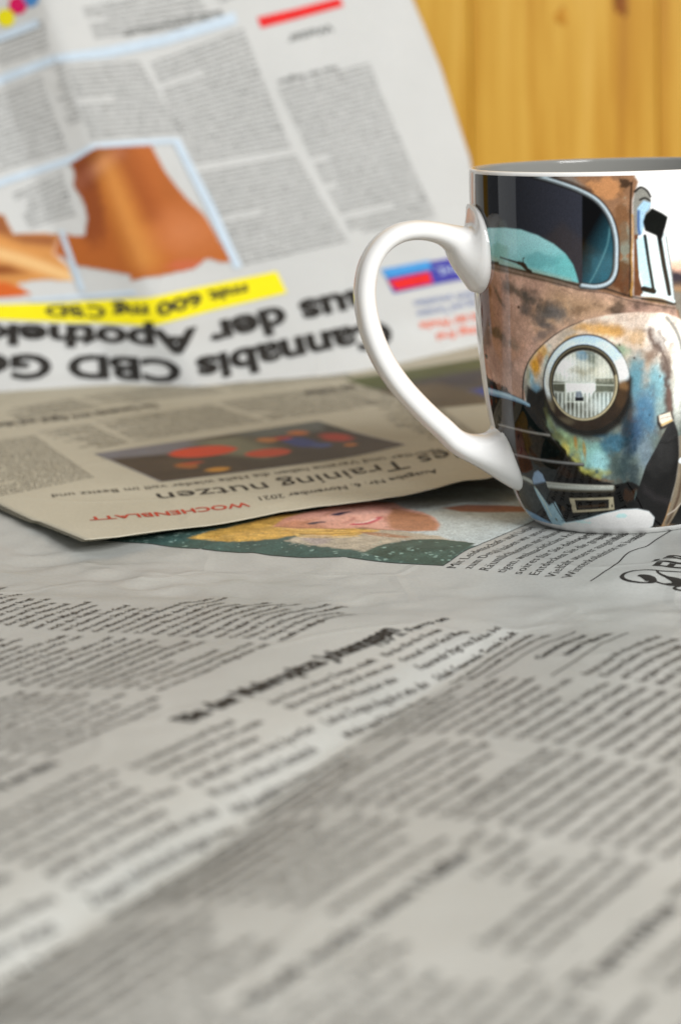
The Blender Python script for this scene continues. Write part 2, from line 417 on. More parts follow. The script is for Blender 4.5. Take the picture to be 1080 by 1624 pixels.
# ================================================================== NEWSPAPER A: the big spread on the table
OA = onz(885, 960)[:2]; AA = math.radians(62.0)
E1 = np.array([math.cos(AA), math.sin(AA)]); E2 = np.array([math.sin(AA), -math.cos(AA)])
MUG = np.array([8.343, 70.995])
def st(x, y=None):
    p = np.array([x, y]).T if y is not None else np.asarray(x)
    d = p - OA; return d @ E1, d @ E2
def pxst(px, py): p = onz(px, py)[:2]; return np.array(st(p))
def xy(s, t): return OA[0] + s * E1[0] + t * E2[0], OA[1] + s * E1[1] + t * E2[1]
STEP = 0.25
A_s = np.arange(-36, 36.01, STEP); A_t = np.arange(-26.5, 26.51, STEP)
Sg, Tg = np.meshgrid(A_s, A_t, indexing='ij')
def heightA(s, t):
    x, y = xy(s, t)
    w = t + 0.25 * vnoise(s * 0.25, s * 0 + 3.1, 4)                      # the fold wanders a little
    w = w - 0.09 * np.maximum(-s - 8, 0); aw = np.abs(w)
    val = np.where(w < 0, 1.15 * (np.exp(-aw / 8.0) - np.exp(-aw / 2.2)) + 0.36 * (np.exp(-aw / 8.0) - np.exp(-aw / 0.7)), 1.5 * (np.exp(-aw / 7.0) - np.exp(-aw / 2.3)) - 0.14 * np.exp(-aw / 0.5) * aw * 2)
    h = val * sstep(0.6, -5.0, s) * (0.85 + 0.3 * sstep(-6, -20, s))
    v = s - 0.35 + 0.3 * vnoise(t * 0.3, t * 0 + 1.7, 8)
    h = h + 0.16 * np.exp(-np.abs(v) / 1.1) * (0.6 + 0.4 * vnoise(t * 0.35, t * 0, 12))
    h = h + 0.10 * np.exp(-np.abs(t - 0.9) / 0.5) * sstep(0.3, 1.5, s) * (1 + 0.5 * vnoise(s * 0.8, t * 0, 2))
    h = h + 0.11 * (fbm(s * 0.16, t * 0.2, 21, 3) + 0.6) * 0.9 * (1 - 0.75 * sstep(2, 6, s))
    # sharp little crumples along both folds
    cr = np.abs(vnoise(s * 0.55 + 0.3 * t, t * 0.6 - 0.25 * s, 33)); cr2 = np.abs(vnoise(s * 1.1 - 0.5 * t, t * 0.9 + 0.4 * s, 35))
    near = np.exp(-(v / 3.0) ** 2) * 1.0 + 0.8 * np.exp(-((t - 1.5) / 2.2) ** 2) * sstep(-1, 2, s) + 0.25
    h = h + near * (0.12 * (0.5 - cr) + 0.055 * (0.5 - cr2))
    # flat where the mug stands
    d = np.hypot(x - MUG[0], y - MUG[1]); k = sstep(2.9, 6.5, d)
    return 0.02 + np.maximum(h, 0.0) * k - 0.42 * (1 - sstep(1.6, 5.4, s + 0.25 * vnoise(t * 0.25, t * 0, 6)))
ZA = heightA(Sg, Tg)
def evalA(s, t, off=0.012):
    fs = np.clip((s - A_s[0]) / STEP, 0, len(A_s) - 1.001); ft = np.clip((t - A_t[0]) / STEP, 0, len(A_t) - 1.001)
    i = fs.astype(int); j = ft.astype(int); a = fs - i; b = ft - j
    z = ZA[i, j] * (1 - a) * (1 - b) + ZA[i + 1, j] * a * (1 - b) + ZA[i, j + 1] * (1 - a) * b + ZA[i + 1, j + 1] * a * b
    x, y = xy(s, t); return np.stack([x, y, z + off], -1)
def pxst(px, py):
    z = 0.0
    for _ in range(14):
        p = onz(px, py, z); q = np.array(st(p[:2])); z = 0.5 * z + 0.5 * float(evalA(q[:1], q[1:], 0.0)[0, 2])
    return q
XA, YA = xy(Sg, Tg)
def add_thickness(o, t=0.011):
    m = o.modifiers.new('thickness', 'SOLIDIFY'); m.thickness = t * CM; m.offset = -1

paperA = thing('newspaper', 'large grey newspaper spread opened flat under the printed mug, with fold ridges', 'newspaper')
pg = mesh_from('page', np.stack([XA, YA, ZA], -1).reshape(-1, 3), grid_faces(len(A_s), len(A_t), True), M_PAPER_A, paperA, True)
add_thickness(pg)

def print_A(name, v, t, s0, t0, mat, dens=0.6, off=0.012, rot=0.0):
    """text in local x (reading) / y (up) placed with its origin at (s0, t0)"""
    if dens: v, t = densify(v, t, dens)
    c, s_ = math.cos(rot), math.sin(rot)
    x = v[:, 0] * c - v[:, 1] * s_; y = v[:, 0] * s_ + v[:, 1] * c
    return mesh_from(name, evalA(s0 + x, t0 - y, off), t, mat, paperA)
geoA = []
def colA(s0, s1, ta, tb, size=0.325, lead=0.44, **kw):
    """column whose lines run from s0 to s1, first line at ta, last before tb"""
    v, t = text_block(s1 - s0, tb - ta, size, lead, **kw)
    if len(v): v = v + np.array([s0, -tb]); geoA.append((v, t))
first = ['der Woche wie immer normal', 'jeder der Verein schaffts', 'Mitglieder sind knapp 1000', 'zahlenden im Verein', 'der Stadt immer fragt',
 'Sportler des Lebens in', 'Termin und Haus in', 'der Halle funktional', 'nicht mehr so Normal', 'mit den Mitgliedern', 'auch die Vielfalt', 'im Schatten bei Grad', 'den neuen Sitz seit', 'der Mannschaft TSV']
# left-hand article: three columns above the slanted headline
colA(-6.75, -1.75, -19.5, -15.6); colA(-6.75, -1.75, -15.5, -4.2, first=first + [])
colA(-12.15, -7.2, -19.5, -4.0); colA(-17.6, -12.65, -16.5, -3.4); colA(-23.0, -18.0, -14.0, -3.4)
colA(-28.5, -23.5, -12.0, -1.3)
# columns under the headline, running across the fold
colA(-6.75, -2.2, -1.7, 1.0); colA(-12.15, -7.2, -1.7, 4.9); colA(-17.6, -12.65, -1.7, 5.2)
colA(-23.0, -18.0, -2.2, 5.4)
colA(-6.75, -2.0, 3.3, 11.0); colA(-12.15, -7.2, 4.9, 12.5); colA(-17.6, -12.65, 5.2, 10.3)
colA(-6.75, -2.0, 11.2, 20); colA(-12.15, -7.2, 13.2, 21); colA(-17.6, -12.65, 10.6, 20); colA(-23.0, -18, 12.2, 21)
colA(-34, -29, -10, 20); colA(-28.5, -23.5, -0.8, 20); colA(-23.0, -18.0, 5.5, 12.0)
for s0 in (-34, -28.5, -23.0, -17.6, -12.15, -6.75): colA(s0, s0 + 4.95, -25.5, -20)
v, t = join(geoA); cen = v[t].mean(1)
def room(pa, pb, up, dn):
    a, b = pxst(*pa), pxst(*pb); m_ = (a[1] + b[1]) / 2; return (cen[:, 0] > a[0] - .2) & (cen[:, 0] < b[0] + .3) & (-cen[:, 1] > m_ - up) & (-cen[:, 1] < m_ + dn)
t = t[~(room((420, 1600), (742, 1352), .75, .35) | room((925, 1570), (1085, 1440), .85, .5) | room((640, 1480), (760, 1400), .5, 1.0))]
o = mesh_from('body_text', evalA(v[:, 0], -v[:, 1]), t, M_INK_BROWN, paperA); o['kind'] = 'stuff'

def head(name, s, font, size, s0, t0, mat, width=None, slant=0, dens=0.35, rot=0.0):
    w = line_width(s, font) * size
    v, t = line_geo(s, font, size, 0, 0, (width / w) if width else 1.0, slant)
    return print_A(name, v, t, s0, t0, mat, dens, 0.013, rot)
head('headline', 'Bis der Mahropltza Johannssen', FONT_HEAVY, 0.82, -14.3, -2.2, M_INK, 9.75)
head('headline', 'TSV a. Ferro on', FONT_BOLD, 0.36, -6.2, -1.95, M_INK, 3.9)
head('headline', 'der Verein', FONT_BOLD, 0.56, -21.2, -2.9, M_INK, 3.2)
head('headline', 'Gemeinde der', FONT_BOLD, 0.36, -5.4, 1.85, M_INK, 2.9)
head('headline', 'neue Halle im', FONT_BOLD, 0.36, -5.0, 2.35, M_INK, 2.8)
q0, q1 = pxst(420, 1600), pxst(742, 1352)
head('headline', 'Stadt sucht neue Helfer', FONT_BOLD, 0.48, q0[0], (q0[1] + q1[1]) / 2, M_INK, q1[0] - q0[0]); TH = (q0[1] + q1[1]) / 2
q0, q1 = pxst(925, 1570), pxst(1085, 1440)
head('headline', 'Termine', FONT_BOLD, 0.55, q0[0], (q0[1] + q1[1]) / 2, M_INK, (q1[0] - q0[0]))
def ribbon(P, w0, w1=None):
    P = spline(np.asarray(P, float), 10) if len(P) > 2 else np.linspace(P[0], P[1], 24)
    T = np.gradient(P, axis=0); T /= np.linalg.norm(T, axis=1)[:, None] + 1e-9; Nn = np.stack([-T[:, 1], T[:, 0]], 1)
    if w1 is None: w1 = w0
    w = (np.interp(np.linspace(0, 1, len(P)), np.linspace(0, 1, len(np.atleast_1d(w0))), np.atleast_1d(w0)) if np.ndim(w0) else np.linspace(w0, w1, len(P)))[:, None] / 2
    V = np.stack([P + Nn * w, P - Nn * w], 1).reshape(-1, 2); n = len(P)
    F = np.array([(2*k, 2*k+1, 2*k+3, 2*k+2) for k in range(n - 1)]); return V, F
def rule_A(name, P, w, mat):
    V, F = ribbon(P, w); return mesh_from(name, evalA(V[:, 0], V[:, 1], 0.012), F, mat, paperA)
rule_A('rule', [(-7.0, 1.15), (-1.9, 1.25)], 0.05, M_INK_BROWN); rule_A('rule', [(-7.0, 2.75), (-1.9, 2.62)], 0.05, M_INK_BROWN)

# the advertisement on the upper page: text, wavy rule, ornament, lettering
ad = ['Mit Leidenschaft und Liebe', 'zum Detail haben wir unsere', 'Räumlichkeiten mit blumen', 'tigen, weihnachtlichen Acces', 'soires für Sie dekoriert.', 'Entdecken Sie die gesamte', 'Vielfalt unserer ausgefüllten', 'Winterkollektion im besten']
p0 = pxst(721, 902); p1 = pxst(905, 917); dirT = (p1 - p0) / 7
geo = []
for k, s in enumerate(ad):
    v, t = line_geo(s, FONT_BODY_FINE, 0.40, 0, 0, 5.7 / (line_width(s, FONT_BODY_FINE) * 0.40)); q = p0 + dirT * k
    geo.append((v + np.array([q[0], -q[1]]), t))
for k, s in enumerate(['Ihr Team der', 'Bergstraße 4', '91332 Markt', 'im Herzen der']):
    q = pxst(928, 856) * (1 - k / 3.0) + pxst(1006, 856) * (k / 3.0)
    v, t = line_geo(s, FONT_BODY_FINE, 0.36, 0, 0, 0.95); geo.append((v + np.array([q[0], -q[1]]), t))
v, t = join(geo); o = mesh_from('body_text', evalA(v[:, 0], -v[:, 1]), t, M_INK, paperA); o['kind'] = 'stuff'; o['label'] = 'sharp advertisement text beside the mug'
rule_A('rule', [pxst(*p) for p in ((936, 922), (958, 907), (978, 894), (992, 880), (1010, 871), (1026, 866), (1045, 853), (1080, 832))], 0.045, M_INK)
GT_ = pxst(702, 897); rule_A('rule', [(GT_[0] - 0.02, GT_[1] - 12.5), (GT_[0] - 0.02, GT_[1] + 0.02)], 0.03, M_INK); rule_A('rule', [(GT_[0] - 0.02, GT_[1] + 0.02), (GT_[0] + 8, GT_[1] + 0.02)], 0.03, M_INK)
# lettering: slanted capitals
q = pxst(1086, 903)
v, t = line_geo('FÜR', FONT_BOLD, 1.4, 0, 0, 0.62, 0.12); v, t = densify(v, t, 0.3); v = v + np.array([q[0], -q[1]])
mesh_from('headline', evalA(v[:, 0], -v[:, 1]), t, M_INK, paperA)['label'] = 'heavy black capitals beside the scroll ornament'
def orn(P, w): 
    V, F = ribbon([pxst(*p) for p in P], w); mesh_from('scroll_ornament', evalA(V[:, 0], V[:, 1], 0.013), F, M_INK, paperA)
orn([(1011, 913), (1020, 914), (1030, 918), (1034, 922), (1026, 924.5), (1012, 924), (995, 921), (986, 916), (990, 910), (1005, 905.5), (1025, 904), (1041, 905), (1060, 906.5), (1085, 908)], [0.10, 0.22, 0.34, 0.22, 0.06, 0.07, 0.1, 0.12, 0.1, 0.06, 0.05, 0.06, 0.06, 0.05])
orn([(1030, 917), (1040, 923), (1052, 926.5), (1066, 927), (1076, 925), (1070, 920), (1056, 915), (1044, 909), (1041, 905)], [0.16, 0.06, 0.06, 0.2, 0.36, 0.26, 0.1, 0.08, 0.05])
orn([(1085, 930), (1072, 931), (1069, 933.5), (1075, 936), (1090, 938)], [0.06, 0.08, 0.09, 0.07, 0.06])

# printed photograph of a smiling girl in a snowy scene (partly under the folded newspaper)
GC = pxst(702, 897); GS, GT = float(GC[0]), float(GC[1]); cv = Canvas(GS, GS + 10.8, GT - 12.5, GT, 0.045)
SP = lambda *pts: np.array([pxst(*p) for p in pts])
cv.poly([(GS - 1, GT - 13), (GS + 11, GT - 13), (GS + 11, GT + 1), (GS - 1, GT + 1)], (62, 88, 84), 0.02, nse=0.35, ns=1.3, seed=4)
for k in range(150):
    cv.blob((GS + random.uniform(0, 2.8), GT - random.uniform(0, 12)), *(lambda r: (r, r * 1.3))(random.choice([0.03, 0.04, 0.07])), (150, 178, 170), random.uniform(0.3, 0.8), noise=0.7, ns=18, seed=k)
for k in range(16):
    p = np.array([GS + random.uniform(.2, 1.6), GT - random.choice([random.uniform(.2, 3.4), random.uniform(7, 11)])])
    for a in range(3):
        d = np.array([math.cos(a * 1.047 + k), math.sin(a * 1.047 + k)]) * random.uniform(0.1, 0.2); cv.stroke([p - d, p + d], 0.035, (165, 190, 182), 0.02, 0.75, smooth=False)
cv.poly(SP((700, 868), (762, 866), (800, 853), (880, 822), (880, 770), (560, 770), (540, 812), (640, 858)), (186, 196, 196), 0.08, nse=0.15, ns=1.2)
cv.poly(SP((470, 852), (520, 842), (600, 838), (690, 850), (740, 862), (640, 857), (580, 876), (500, 866), (455, 858)), (176, 166, 148), 0.12, rag=0.12, nse=0.25, ns=3)
cv.poly(SP((478, 856), (500, 848), (530, 850), (520, 862), (500, 865)), (158, 148, 150), 0.1, op=0.7)
cv.poly(SP((575, 878), (600, 866), (655, 856), (705, 856), (752, 862), (720, 884), (702, 900)), (62, 84, 76), 0.05, rag=0.05, nse=0.45, ns=2.5)
for k in range(40):
    q = pxst(random.uniform(590, 735), random.uniform(860, 890)); cv.blob(q, 0.06, 0.07, (150, 180, 170), 0.6, noise=0.8, ns=16, seed=k + 90, clip=None)
cv.poly(SP((300, 853), (360, 838), (440, 818), (500, 812), (480, 832), (560, 838), (600, 842), (560, 850), (480, 848), (440, 856), (350, 858)), (196, 158, 82), 0.1, rag=0.15, nse=0.5, ns=3.5)
for k in range(14):
    y0 = 838 + k * 1.1; cv.stroke(SP((420 + k * 4, y0 - 6), (480, y0 - 1 + (k % 3)), (530 + k * 3, y0 - 1)), 0.09, random.choice([(226, 190, 110), (150, 105, 40), (240, 206, 130)]), 0.05, 0.6)
face = SP((432, 836), (452, 822), (490, 812), (540, 802), (590, 796), (625, 798), (640, 806), (668, 812), (690, 822), (697, 834), (692, 842), (660, 843), (620, 841), (575, 838), (520, 839), (470, 839))
cv.poly(face, (196, 142, 122), 0.06, nse=0.14, ns=1.2, c2=(222, 172, 158), d2=(pxst(460, 830), pxst(570, 815)))
cv.poly(SP((622, 806), (648, 811), (680, 818), (697, 832), (692, 842), (650, 843), (618, 838), (612, 822)), (166, 116, 84), 0.14, op=0.9)
cv.poly(SP((433, 836), (470, 826), (500, 830), (520, 838), (470, 839)), (186, 128, 96), 0.12, op=0.6)
cv.blob(pxst(575, 812), 1.0, 0.5, (226, 178, 164), 0.6, noise=0.2); cv.blob(pxst(520, 824), 0.6, 0.45, (222, 172, 158), 0.5, noise=0.2)
cv.stroke(SP((494, 831), (503, 829), (512, 828.5)), 0.28, (50, 48, 66), 0.07, w2=0.2); cv.stroke(SP((534, 816.5), (543, 814), (553, 812.5)), 0.36, (46, 46, 70), 0.08, w2=0.2)
cv.stroke(SP((478, 833), (490, 827), (505, 824)), 0.12, (150, 100, 70), 0.06, 0.6); cv.stroke(SP((516, 818), (530, 811), (548, 808)), 0.12, (150, 100, 70), 0.06, 0.6)
cv.stroke(SP((545, 830), (556, 826), (562, 821)), 0.14, (176, 116, 108), 0.07, 0.7)
cv.stroke(SP((562, 832), (580, 831), (594, 826), (602, 821)), 0.26, (192, 84, 98), 0.06, w2=0.2); cv.stroke(SP((566, 830), (580, 828.5), (596, 823)), 0.1, (236, 214, 206), 0.04, 0.9); cv.stroke(SP((604, 819), (610, 822), (611, 828)), 0.1, (170, 110, 96), 0.08, 0.6)
cv.stroke(SP((566, 836.5), (600, 840), (650, 842.5)), 0.12, (150, 92, 62), 0.06, 0.7)
cv.poly(SP((700, 806), (740, 801), (800, 802), (860, 806), (860, 812), (780, 813), (730, 812)), (150, 92, 66), 0.1, op=0.9)
cv.poly(SP((565, 843), (610, 846), (655, 852), (640, 854), (585, 849)), (156, 108, 78), 0.08, op=0.8)
cv.stroke(SP((440, 836), (500, 838), (560, 840)), 0.10, (120, 78, 40), 0.08, 0.6); cv.blob(pxst(600, 806), 0.5, 0.4, (214, 150, 138), .5, noise=.2)
for k in range(10): cv.stroke(SP((330 + 22 * k, 852 - k * 1.2), (372 + 22 * k, 849 - k * 1.1), (420 + 18 * k, 846 - k * .6)), 0.06, random.choice([(120, 84, 34), (232, 200, 122), (160, 112, 48)]), 0.04, 0.7)
for k in range(60):
    q = pxst(random.uniform(455, 640), random.uniform(846, 868)); cv.stroke([q, q + np.array([random.uniform(-.25, .05), random.uniform(-.2, .2)])], 0.03, random.choice([(206, 200, 188), (140, 132, 124), (190, 182, 168)]), 0.02, 0.55, smooth=False)
def photo_A(name, cv, label):
    v = evalA(cv.X.ravel(), cv.Y.ravel(), 0.011); return mesh_from(name, v, grid_faces(*cv.X.shape, True), M_PHOTO, paperA, True, cv.C.reshape(-1, 3))
cv.C = np.clip(cv.C * (1 + .22 * fbm(cv.X * 5, cv.Y * 5, 71, 4) + .12 * rng.standard_normal(cv.X.shape))[..., None], .01, .9)
photo_A('photo', cv, '')['label'] = 'printed colour picture of a smiling blond child'
# ================================================================== NEWSPAPER M: folded aged paper behind
def zM(x, y): return np.minimum(0.15 + 0.022 * np.maximum(y - 66, 0) + 0.13 * (np.sqrt((x - 0.5) ** 2 + 1) + x - 0.5) / 2, 1.7)
def onM(px, py):
    z = 0.8
    for _ in range(12):
        p = onz(px, py, z); z = float(zM(p[0], p[1]))
    return p[:2]
paperM = thing('newspaper', 'folded yellowed newspaper with torn front edge lying behind the mug handle', 'newspaper')
front_px = [(135, 856), (180, 852), (240, 844), (318, 835), (400, 822), (441, 812), (532, 800), (606, 790), (650, 784), (690, 775), (735, 763), (800, 752)]
FE = np.array([onM(*p) for p in front_px]); FE = np.vstack([FE, [[8.0, 77.6], [14.0, 81.5], [24.0, 86.5]]])
LE = np.array([onM(135, 856), onM(66, 828), onM(0, 800)]); ldir = np.array([math.cos(math.radians(117)), math.sin(math.radians(117))])
LE = np.vstack([LE, LE[-1] + ldir * 26])
def sheet_M(dz, jitter, seed, inset, nz=None):
    nu, nv = 150, 60
    fe = spline(FE, 12); d = np.concatenate([[0], np.cumsum(np.hypot(*np.diff(fe, axis=0).T))]); u = np.linspace(0, d[-1], nu)
    f = np.stack([np.interp(u, d, fe[:, 0]), np.interp(u, d, fe[:, 1])], 1)
    nrm = np.array([-math.sin(math.radians(27)), math.cos(math.radians(27))])
    f = f + nrm * (inset + jitter * (fbm(u * 0.9, u * 0 + seed, seed, 4))[:, None])
    V = np.zeros((nu, nv, 3)); 
    bl, br = LE[-1], LE[-1] + np.array([math.cos(math.radians(25)), math.sin(math.radians(25))]) * 34
    le = spline(LE, 12); dl = np.concatenate([[0], np.cumsum(np.hypot(*np.diff(le, axis=0).T))]); wv = np.linspace(0, 1, nv) ** 1.3
    L = np.stack([np.interp(wv * dl[-1], dl, le[:, 0]), np.interp(wv * dl[-1], dl, le[:, 1])], 1)
    for j in range(nv):
        a = np.linspace(0, 1, nu)[:, None]; w = wv[j]
        back = bl * (1 - a) + br * a
        R = f[-1] * (1 - w) + br * w
        P = f * (1 - w) + back * w + (L[j] + nrm * 0 - (f[0] * (1 - w) + bl * w)) * (1 - a) + (R - (f[-1] * (1 - w) + br * w)) * a
        V[:, j, :2] = P
    z = zM(V[..., 0], V[..., 1])
    V[..., 2] = (z + dz) if nz is None else nz(z, V)
    if nz is not None:
        # lower pages lie further back: each is shifted under the top one
        V[..., :2] += nrm * (5.8 * (z - V[..., 2]) + 0.5)[..., None] * (0.25 + 0.75 * sstep(0, 30, np.arange(nu))[:, None, None]) * (1 - wv)[None, :, None]
    return V
V = sheet_M(0, 0.12, 3, 0.0)
s_, t_ = st(V[..., :2].reshape(-1, 2)); V[..., 2] = np.maximum(V[..., 2], evalA(s_, t_, 0.05)[:, 2].reshape(V.shape[:2]))
o = mesh_from('page', V.reshape(-1, 3), grid_faces(150, 60), M_PAPER_M, paperM, True); add_thickness(o)
for k, fr in enumerate((0.8, 0.5, 0.2)):
    V = sheet_M(0, 0.16, 11 + k * 5, 0.25, nz=lambda z, V, fr=fr: 0.16 + (z - 0.19) * fr + 0.02 * fbm(V[..., 0] * 0.3, V[..., 1] * 0.3, 60 + k, 2))
    # keep the lower pages clear of the sheet underneath
    s_, t_ = st(V[..., :2].reshape(-1, 2)); g = evalA(s_, t_, 0.02 + 0.03 * (4 - k))[:, 2].reshape(V.shape[:2])
    inside = (np.abs(s_) < 36).reshape(V.shape[:2]) & (np.abs(t_) < 26.5).reshape(V.shape[:2])
    V[..., 2] = np.minimum(np.maximum(V[..., 2], np.where(inside, g, 0.02)), zM(V[..., 0], V[..., 1]) - 0.03 * (k + 1))
    o = mesh_from('page', V.reshape(-1, 3), grid_faces(150, 60), M_PAPER_M, paperM, True); add_thickness(o, 0.008)

def place(fn3, conv, name, v, t, w, h, quad, mat, parent, dens=0.0, strip=None, flip=True):
    """map local text box (w x h) onto a sheet through pixel corners.
    quad = [(left-top), (right-top), (right-bottom), (left-bottom)] in reading order"""
    if dens: v, t = densify(v, t, dens)
    Q = np.array([conv(*p) for p in quad]); a = (v[:, 0] / w)[:, None]; b = (v[:, 1] / h)[:, None]
    uvp = (Q[3] * (1 - a) + Q[2] * a) * (1 - b) + (Q[0] * (1 - a) + Q[1] * a) * b
    return mesh_from(name, fn3(uvp), t, mat, parent)
def map_quad(conv, v, w, h, quad):
    Q = np.array([conv(*p) for p in quad]); a = (v[:, 0] / w)[:, None]; b = (v[:, 1] / h)[:, None]
    return (Q[3] * (1 - a) + Q[2] * a) * (1 - b) + (Q[0] * (1 - a) + Q[1] * a) * b
def fn_M(p, off=0.014): return np.concatenate([p, (zM(p[:, 0], p[:, 1]) + off)[:, None]], 1)
def qsize(conv, quad):
    Q = np.array([conv(*p) for p in quad]); return (np.linalg.norm(Q[1] - Q[0]) + np.linalg.norm(Q[2] - Q[3])) / 2, (np.linalg.norm(Q[3] - Q[0]) + np.linalg.norm(Q[2] - Q[1])) / 2
def rot180(img_quad):
    """image corners (TL, TR, BR, BL) -> reading order of print that lies upside down"""
    tl, tr, br, bl = img_quad; return [br, bl, tl, tr]
geoM = []
def block(conv, img_quad, acc, size=0.26, lead=0.34, **kw):
    q = rot180(img_quad); w, h = qsize(conv, q); v, t = text_block(w, h, size, lead, **kw)
    if len(v): acc.append((map_quad(conv, v, w, h, q), t))
for q in [((-60, 705), (55, 690), (150, 757), (-10, 790)), ((60, 685), (140, 672), (205, 702), (140, 716)), ((150, 668), (330, 640), (420, 668), (215, 700)),
          ((345, 638), (520, 612), (600, 640), (430, 666)), ((0, 650), (110, 632), (160, 645), (30, 668)), ((130, 630), (300, 606), (360, 622), (180, 642)),
          ((530, 612), (690, 590), (760, 640), (610, 652)), ((600, 655), (700, 648), (760, 690), (660, 700)), ((320, 604), (520, 580), (560, 596), (372, 620)), ((800, 600), (960, 560), (1000, 640), (840, 680))]:
    block(onM, q, geoM)
v, t = join(geoM); o = mesh_from('body_text', fn_M(v), t, M_INK_BROWN, paperM); o['kind'] = 'stuff'
def line_px(conv, fn3, name, s, font, feet, heads, mat, parent, dens=0.4, capfrac=True):
    """one line of upside-down print; feet / heads = pixel polylines from reading start to reading end"""
    w = line_width(s, font); v, t = line_geo(s, font, 1.0)
    v, t = densify(v, t, dens); v[:, 0] /= w; v[:, 1] /= CAPH
    n = len(feet) - 1; Fq = np.array([conv(*p) for p in feet]); Hq = np.array([conv(*p) for p in heads])
    d = np.concatenate([[0], np.cumsum(np.linalg.norm(np.diff(Fq, axis=0), axis=1))]); d /= d[-1]
    f = np.stack([np.interp(v[:, 0], d, Fq[:, k]) for k in range(2)], 1); h = np.stack([np.interp(v[:, 0], d, Hq[:, k]) for k in range(2)], 1)
    return mesh_from(name, fn3(f + (h - f) * v[:, 1:2]), t, mat, parent)
line_px(onM, fn_M, 'headline', 'Volles Training nutzen', FONT_SANS, [(800, 690), (700, 716), (560, 744), (400, 768), (243, 784)], [(810, 706), (712, 731), (575, 757), (415, 781), (252, 796)], M_INK, paperM)
line_px(onM, fn_M, 'caption', 'Ausgabe Nr. 6. November 2021', FONT_SANS, [(690, 744), (560, 768), (405, 789)], [(698, 750), (566, 774), (410, 795)], M_INK, paperM)
line_px(onM, fn_M, 'masthead', 'WOCHENBLATT', FONT_BOLD, [(392, 797), (260, 812), (140, 821)], [(398, 804), (266, 818.5), (144, 826)], M_INK_RED, paperM)
line_px(onM, fn_M, 'caption', 'Sportler und Vereine haben die Halle wieder voll im Besitz und', FONT_SANS, [(700, 712), (560, 731), (300, 766), (80, 785)], [(706, 717), (566, 736), (305, 771), (84, 790)], M_INK_BROWN, paperM)
line_px(onM, fn_M, 'headline', 'Die Gemeinde wird digital und lebendig', FONT_BOLD, [(245, 640), (130, 657), (-40, 676)], [(255, 646), (140, 663), (-30, 683)], M_INK_BROWN, paperM)
line_px(onM, fn_M, 'headline', 'Aktiv im Winter', FONT_BOLD, [(560, 610), (480, 622)], [(568, 616), (488, 628)], M_INK_BROWN, paperM)
def quad_canvas(conv, fn3, img_quad, nu, nv, paint, parent, label):
    """picture painted in unit coordinates (0..1 right, 0..1 down in the image)"""
    asp = 1.0; cv = Canvas(0, 1, 0, 1, 1.0 / nu); paint(cv)
    p = map_quad(conv, np.stack([cv.X.ravel(), 1 - cv.Y.ravel()], 1), 1, 1, img_quad)
    o = mesh_from('photo', fn3(p), grid_faces(*cv.X.shape, True), M_PHOTO, parent, True, cv.C.reshape(-1, 3)); o['label'] = label; return o
def paint_pumpkin(cv):
    cv.poly([(0, 0), (1, 0), (1, 1), (0, 1)], (62, 52, 42), 0.01, nse=0.5, ns=6)
    cv.poly([(-.1, -.1), (.45, -.1), (.4, .16), (.25, .3), (0, .2)], (112, 112, 118), 0.06, nse=0.2); cv.poly([(.42, .05), (.6, .1), (.62, .6), (.5, .75), (.4, .5)], (118, 118, 96), 0.06, op=.9)
    cv.poly([(.6, -.05), (1.05, -.05), (1.05, .3), (.65, .2)], (92, 96, 92), 0.06)
    cv.blob((.36, .36), .15, .17, (204, 62, 26), noise=.15, hard=.8); cv.blob((.55, .62), .10, .12, (190, 66, 34), noise=.2, hard=.8)
    cv.blob((.20, .66), .05, .10, (150, 86, 30), noise=.5); cv.blob((.27, .87), .06, .07, (186, 130, 40), noise=.4); cv.blob((.24, .62), .06, .04, (168, 60, 30), noise=.4)
    cv.blob((.74, .45), .07, .2, (44, 62, 128), noise=.4); cv.blob((.72, .30), .06, .07, (176, 50, 40), noise=.4); cv.blob((.66, .30), .05, .09, (190, 120, 60), noise=.4)
    cv.blob((.82, .22), .06, .10, (190, 106, 44), noise=.5); cv.blob((.90, .45), .07, .16, (178, 52, 34), noise=.5); cv.blob((.87, .72), .04, .06, (196, 116, 40), noise=.4); cv.blob((.78, .62), .05, .08, (60, 80, 140), noise=.4)
    cv.blob((.97, .3), .05, .2, (60, 54, 40), noise=.4)
quad_canvas(onM, fn_M, [(150, 720), (505, 668), (645, 705), (255, 765)], 110, 1, paint_pumpkin, paperM, 'dark printed picture with bright orange round shapes')
def paint_field(cv):
    cv.poly([(0, 0), (1, 0), (1, 1), (0, 1)], (70, 66, 58), 0.01, nse=0.4, ns=5)
    cv.poly([(-.1, -.1), (1.1, -.1), (1.1, .26), (.5, .3), (-.1, .4)], (82, 88, 42), 0.08, nse=.4, ns=4); cv.poly([(.2, .3), (1.1, .22), (1.1, .55), (.4, .55)], (56, 54, 56), 0.08, nse=.5)
    cv.poly([(.45, .68), (1.1, .55), (1.1, 1.1), (.5, 1.1)], (48, 70, 150), 0.05, nse=.2); cv.poly([(.62, .5), (1.1, .4), (1.1, .62), (.7, .66)], (150, 118, 66), 0.06, op=.8)
    cv.poly([(-.1, .4), (.35, .4), (.5, 1.1), (-.1, 1.1)], (96, 84, 62), 0.08, nse=.3)
quad_canvas(onM, fn_M, [(545, 601), (840, 560), (900, 628), (690, 648)], 70, 1, paint_field, paperM, 'printed picture with green field and blue patch')

